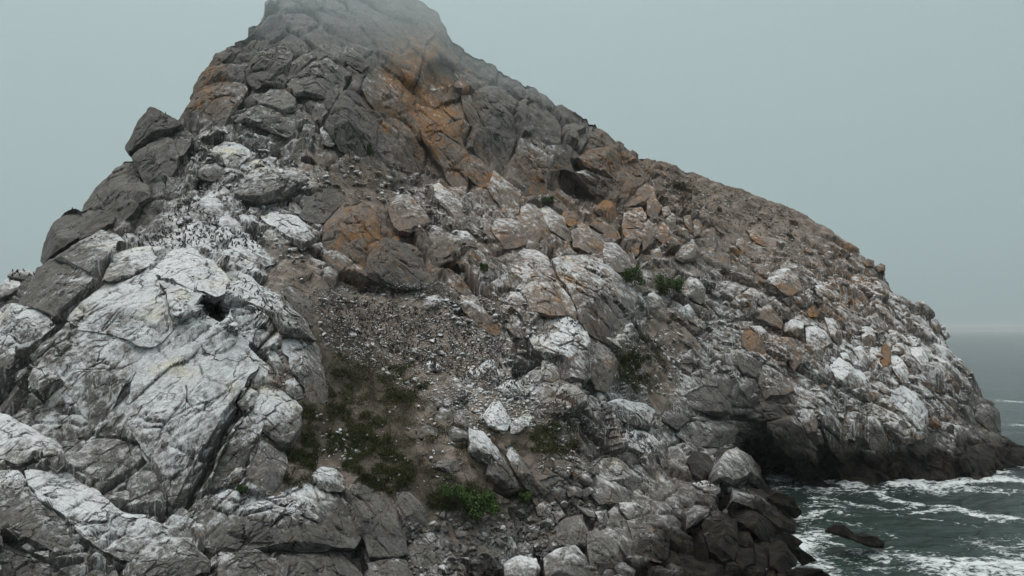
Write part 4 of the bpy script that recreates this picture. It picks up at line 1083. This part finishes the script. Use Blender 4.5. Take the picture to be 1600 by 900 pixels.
def bush(px, py, wpx, hpx, label, seed):
    rg = np.random.default_rng(seed)
    hb = hit(px, py + hpx * 0.35)
    loc, nrm = hb[0], hb[1]
    k = loc[1] / FPX
    w_, h_ = wpx * k * 0.5, hpx * k
    loc = loc + nrm * 0.3 * w_ + np.array([0, -0.5 * w_, 0.0])
    root = bpy.data.objects.new('bush', None); SC.collection.objects.link(root); root.location = loc
    tag(root, label, 'bush', 'green bushes on the ledges')
    nl = 9
    cl = np.stack([rg.uniform(-0.8, 0.8, nl) * w_, rg.uniform(-0.6, 0.5, nl) * w_, rg.uniform(0.15, 0.8, nl) * h_], 1)
    n = 2600
    ci = rg.integers(0, nl, n)
    dv = rg.normal(size=(n, 3)); dv /= np.linalg.norm(dv, axis=1, keepdims=True)
    pos = cl[ci] + dv * (rg.random((n, 1)) ** 0.4) * 0.36 * np.array([w_, w_, h_ * 0.8])
    pos[:, 2] = np.maximum(pos[:, 2], 0.02)
    nv_ = dv + rg.normal(size=(n, 3)) * 0.7
    t1 = np.cross(nv_, rg.normal(size=(n, 3))); t1 /= np.linalg.norm(t1, axis=1, keepdims=True)
    t2 = np.cross(nv_, t1); t2 /= np.linalg.norm(t2, axis=1, keepdims=True)
    ls = min(max(0.12 * w_, 0.2), 0.5) * rg.uniform(0.6, 1.3, (n, 1))
    V = np.stack([pos - t1 * ls * 0.5, pos - t2 * ls * 0.28, pos + t1 * ls * 0.6, pos + t2 * ls * 0.28], 1).reshape(-1, 3)
    mesh_obj('foliage', V, np.arange(4 * n).reshape(n, 4), BUSH, parent=root, attrs=dict(var=np.repeat(rg.random(n), 4)), smooth=False)
    SVb, SFb = [], []
    for j, c in enumerate(cl):
        b0 = np.array([c[0] * 0.2, c[1] * 0.2, -0.3]); m = 0.5 * (b0 + c) + rg.normal(size=3) * 0.08 * w_
        for p_, r_ in ((b0, 0.09), (m, 0.06), (c, 0.02)):
            a = np.arange(5) / 5 * 6.283
            SVb.append(p_ + np.c_[np.cos(a) * r_, np.sin(a) * r_, 0 * a])
        SFb.append(grid_faces(3, 5, True) + j * 15)
    mesh_obj('stem', np.vstack(SVb), np.vstack(SFb), STEM, parent=root)
bush(742, 790, 66, 40, 'largest bright green bush, at the foot of the dark gully', 1)
bush(712, 770, 44, 24, 'dull green low bush adjoining the largest bush uphill on its left', 2)
bush(990, 438, 40, 30, 'green bush beside the dark streaked curtain rock, left of a pair', 3)
bush(1042, 450, 44, 30, 'green bush left of the pear shaped boulder, right of a pair', 4)
bush(757, 421, 14, 14, 'tiny dark bush in a crevice right of the reddish wedge boulder', 5)
bush(577, 237, 12, 22, 'narrow dark bush at the right foot of the dark stained buttress', 6)
bush(857, 317, 24, 10, 'low olive bush on the ledge under the striped cliff panel', 7)
bush(379, 766, 18, 14, 'small mossy bush at the left foot of the pointed boulder', 8)
bush(822, 776, 22, 14, 'small green bush at the foot of the right leaning prism', 9)

# ------------------------------------------------------------------ seabirds
s = NT("black_plumage")
s.l(s.mix(s.rng(s.noise(s.pos(), 3.0, 2), 0.35, 0.7), rgb(0.012, 0.012, 0.013), rgb(0.035, 0.032, 0.03)), s.b.inputs['Base Color'])
s.b.inputs['Roughness'].default_value = 0.6
BIRD = s.m
def bird_geo(kind):
    up = [(-0.26, 0.03, 0.015, 0.05), (-0.14, 0.14, 0.06, 0.07), (-0.02, 0.27, 0.115, 0.11), (0.06, 0.41, 0.095, 0.095), (0.08, 0.53, 0.045, 0.045), (0.10, 0.60, 0.05, 0.048), (0.16, 0.615, 0.025, 0.022), (0.25, 0.61, 0.008, 0.008)]
    sit = [(-0.36, 0.14, 0.015, 0.05), (-0.2, 0.16, 0.08, 0.08), (0.0, 0.18, 0.13, 0.12), (0.13, 0.24, 0.1, 0.1), (0.2, 0.36, 0.045, 0.045), (0.23, 0.44, 0.048, 0.046), (0.29, 0.45, 0.022, 0.02), (0.37, 0.44, 0.007, 0.007)]
    sp_ = up if kind == 0 else sit
    V = []
    for i, (x, z, rx, ry) in enumerate(sp_):
        a_ = np.array(sp_[min(i + 1, len(sp_) - 1)][:2]) - np.array(sp_[max(i - 1, 0)][:2]); a_ = a_ / np.linalg.norm(a_)
        for k in range(6):
            t = k / 6 * 6.283
            V.append((x - a_[1] * rx * math.cos(t), ry * math.sin(t), z + a_[0] * rx * math.cos(t)))
    F = [tuple(f) for f in grid_faces(len(sp_), 6, True)]
    n = len(V)
    for sy_ in (-0.05, 0.05):      # legs and webbed feet
        V += [(-0.02, sy_ - 0.012, 0.2), (0.01, sy_ + 0.012, 0.2), (0.0, sy_ + 0.012, 0.0), (-0.02, sy_ - 0.012, 0.0), (0.09, sy_ - 0.04, 0.005), (0.09, sy_ + 0.04, 0.005)]
        F += [(n, n + 1, n + 2, n + 3), (n + 3, n + 2, n + 5, n + 4)]
        n += 6
    return np.array(V), np.array(F)
BG = [bird_geo(0), bird_geo(1)]
BIRDS = [("228,378 262,340 290,305 318,325 350,350 395,378 420,392 330,382 262,392", 260, 'small black seabird in the dense colony round the domed grey boulder', 'seabirds of the dense left colony'),
         ("300,270 350,285 345,300 300,300", 40, 'small black seabird beside the isolated boulder above the dense colony', 'seabirds of the upper colony'),
         ("345,300 470,312 470,320 380,322 350,312", 36, 'small black seabird in the line under the long aslant slab', 'seabirds in line under the aslant slab'),
         ("355,440 385,440 440,490 480,525 440,525 390,490 360,465", 70, 'small black seabird on the pale whaleback right of the dark overhang', 'seabirds on the pale whaleback'),
         ("495,470 560,465 690,490 760,520 840,600 800,610 700,590 600,550 520,520", 900, 'small black seabird scattered on the brown scree bowl', 'seabirds on the brown scree'),
         ("860,600 900,620 960,650 1020,680 1010,695 930,680 870,640", 150, 'small black seabird in the band below the cream white boulder', 'seabirds of the lower band'),
         ("0,428 20,422 50,426 60,432 30,440 0,442", 26, 'small black seabird on the rocks at the left picture edge skyline', 'seabirds at the left edge'),
         ("850,490 880,488 910,505 915,520 870,505", 30, 'small black seabird on top of the cream white boulder', 'seabirds on the cream white boulder'),
         ("1085,752 1122,755 1120,765 1090,762", 16, 'small black seabird on the small white topped slab by the cove', 'seabirds on the white topped slab'),
         ("1158,757 1175,763 1235,815 1225,818 1170,775", 26, 'small black seabird along the crest of the long pale backed slab', 'seabirds on the slab by the water'),
         ("670,566 688,570 686,577 672,575", 5, 'small black seabird on the small cream block in the scree', 'seabirds on the cream block'),
         ("92,327 118,324 118,331 95,335", 5, 'small black seabird on the leftmost skyline crag', 'seabirds on the leftmost crag'),
         ("185,250 206,249 204,255 190,256", 4, 'small black seabird on the smooth skyline dome', 'seabirds on the skyline dome'),
         ("250,175 262,179 260,185 250,182", 3, 'small black seabird on top of the perched skyline boulder', 'seabirds on the perched boulder'),
         ("200,365 250,365 240,385 190,380", 20, 'small black seabird on the pale rock left of the dense colony', 'seabirds left of the colony')]
rg = np.random.default_rng(21)
found = []
for pl, n, lab, grp in BIRDS:
    for x, y in scatter(poly(pl), n, rg):
        hb = hit(x, y)
        if hb is None or hb[2].startswith('sea') or hb[1][2] < 0.12:
            continue
        found.append((hb[0][1] + (0 if n < 300 else 40), hb[0], lab, grp))
found.sort(key=lambda t: t[0])
bm_ = [mesh_obj('seabird', BG[k][0], BG[k][1], BIRD) for k in (0, 1)]
proto = [b.data for b in bm_]
for b in bm_:
    bpy.data.objects.remove(b)
BV, BF, nb = [], [], 0
for i_, (yy, loc, lab, grp) in enumerate(found):
    k = 0 if rg.random() < 0.7 else 1
    sc_ = rg.uniform(0.95, 1.3); rz = rg.uniform(0, 6.283)
    if i_ < 300:
        b = bpy.data.objects.new('seabird', proto[k]); SC.collection.objects.link(b)
        b.location = loc - np.array([0, 0, 0.02]); b.rotation_euler = (0, 0, rz); b.scale = (sc_,) * 3
        tag(b, lab, 'seabird', grp)
    else:
        V, F = BG[k]
        c, s_ = math.cos(rz), math.sin(rz)
        V = V @ np.array([[c, s_, 0], [-s_, c, 0], [0, 0, 1]]) * sc_ + loc - np.array([0, 0, 0.02])
        BV.append(V); BF.append(F + nb); nb += len(V)
ob = mesh_obj('seabird_colony', np.vstack(BV), np.vstack(BF), BIRD)
tag(ob, 'the rest of the seabird colony dotted over the scree', 'seabirds', kind='stuff')

# ------------------------------------------------------------------ air
def volume(name, dens, colr, aniso=0.2):
    m = bpy.data.materials.new(name); m.use_nodes = True
    t = m.node_tree
    for n in list(t.nodes): t.nodes.remove(n)
    o = t.nodes.new('ShaderNodeOutputMaterial'); v = t.nodes.new('ShaderNodeVolumePrincipled')
    v.inputs['Color'].default_value = colr; v.inputs['Density'].default_value = dens; v.inputs['Anisotropy'].default_value = aniso
    t.links.new(v.outputs[0], o.inputs['Volume'])
    return m
bx = np.array([[x, y, z] for x in (-23000, 23000) for y in (-3500, 25000) for z in (-13, 178)], float)
bf = np.array([[0, 1, 3, 2], [4, 6, 7, 5], [0, 4, 5, 1], [2, 3, 7, 6], [0, 2, 6, 4], [1, 5, 7, 3]])
tag(mesh_obj('haze', bx, bf, volume("sea_haze", 0.00007, (0.86, 0.9, 0.91, 1)), smooth=False), 'thin sea haze over the water and island', 'haze', kind='stuff')
cx = np.array([[x, y, z] for x in (-22500, 22500) for y in (-3300, 24500) for z in (127, 192)], float)
tag(mesh_obj('low_cloud', cx, bf, volume("fog", 0.0065, (0.68, 0.80, 0.825, 1)), smooth=False), 'low cloud layer swallowing the island summit', 'cloud', kind='stuff')
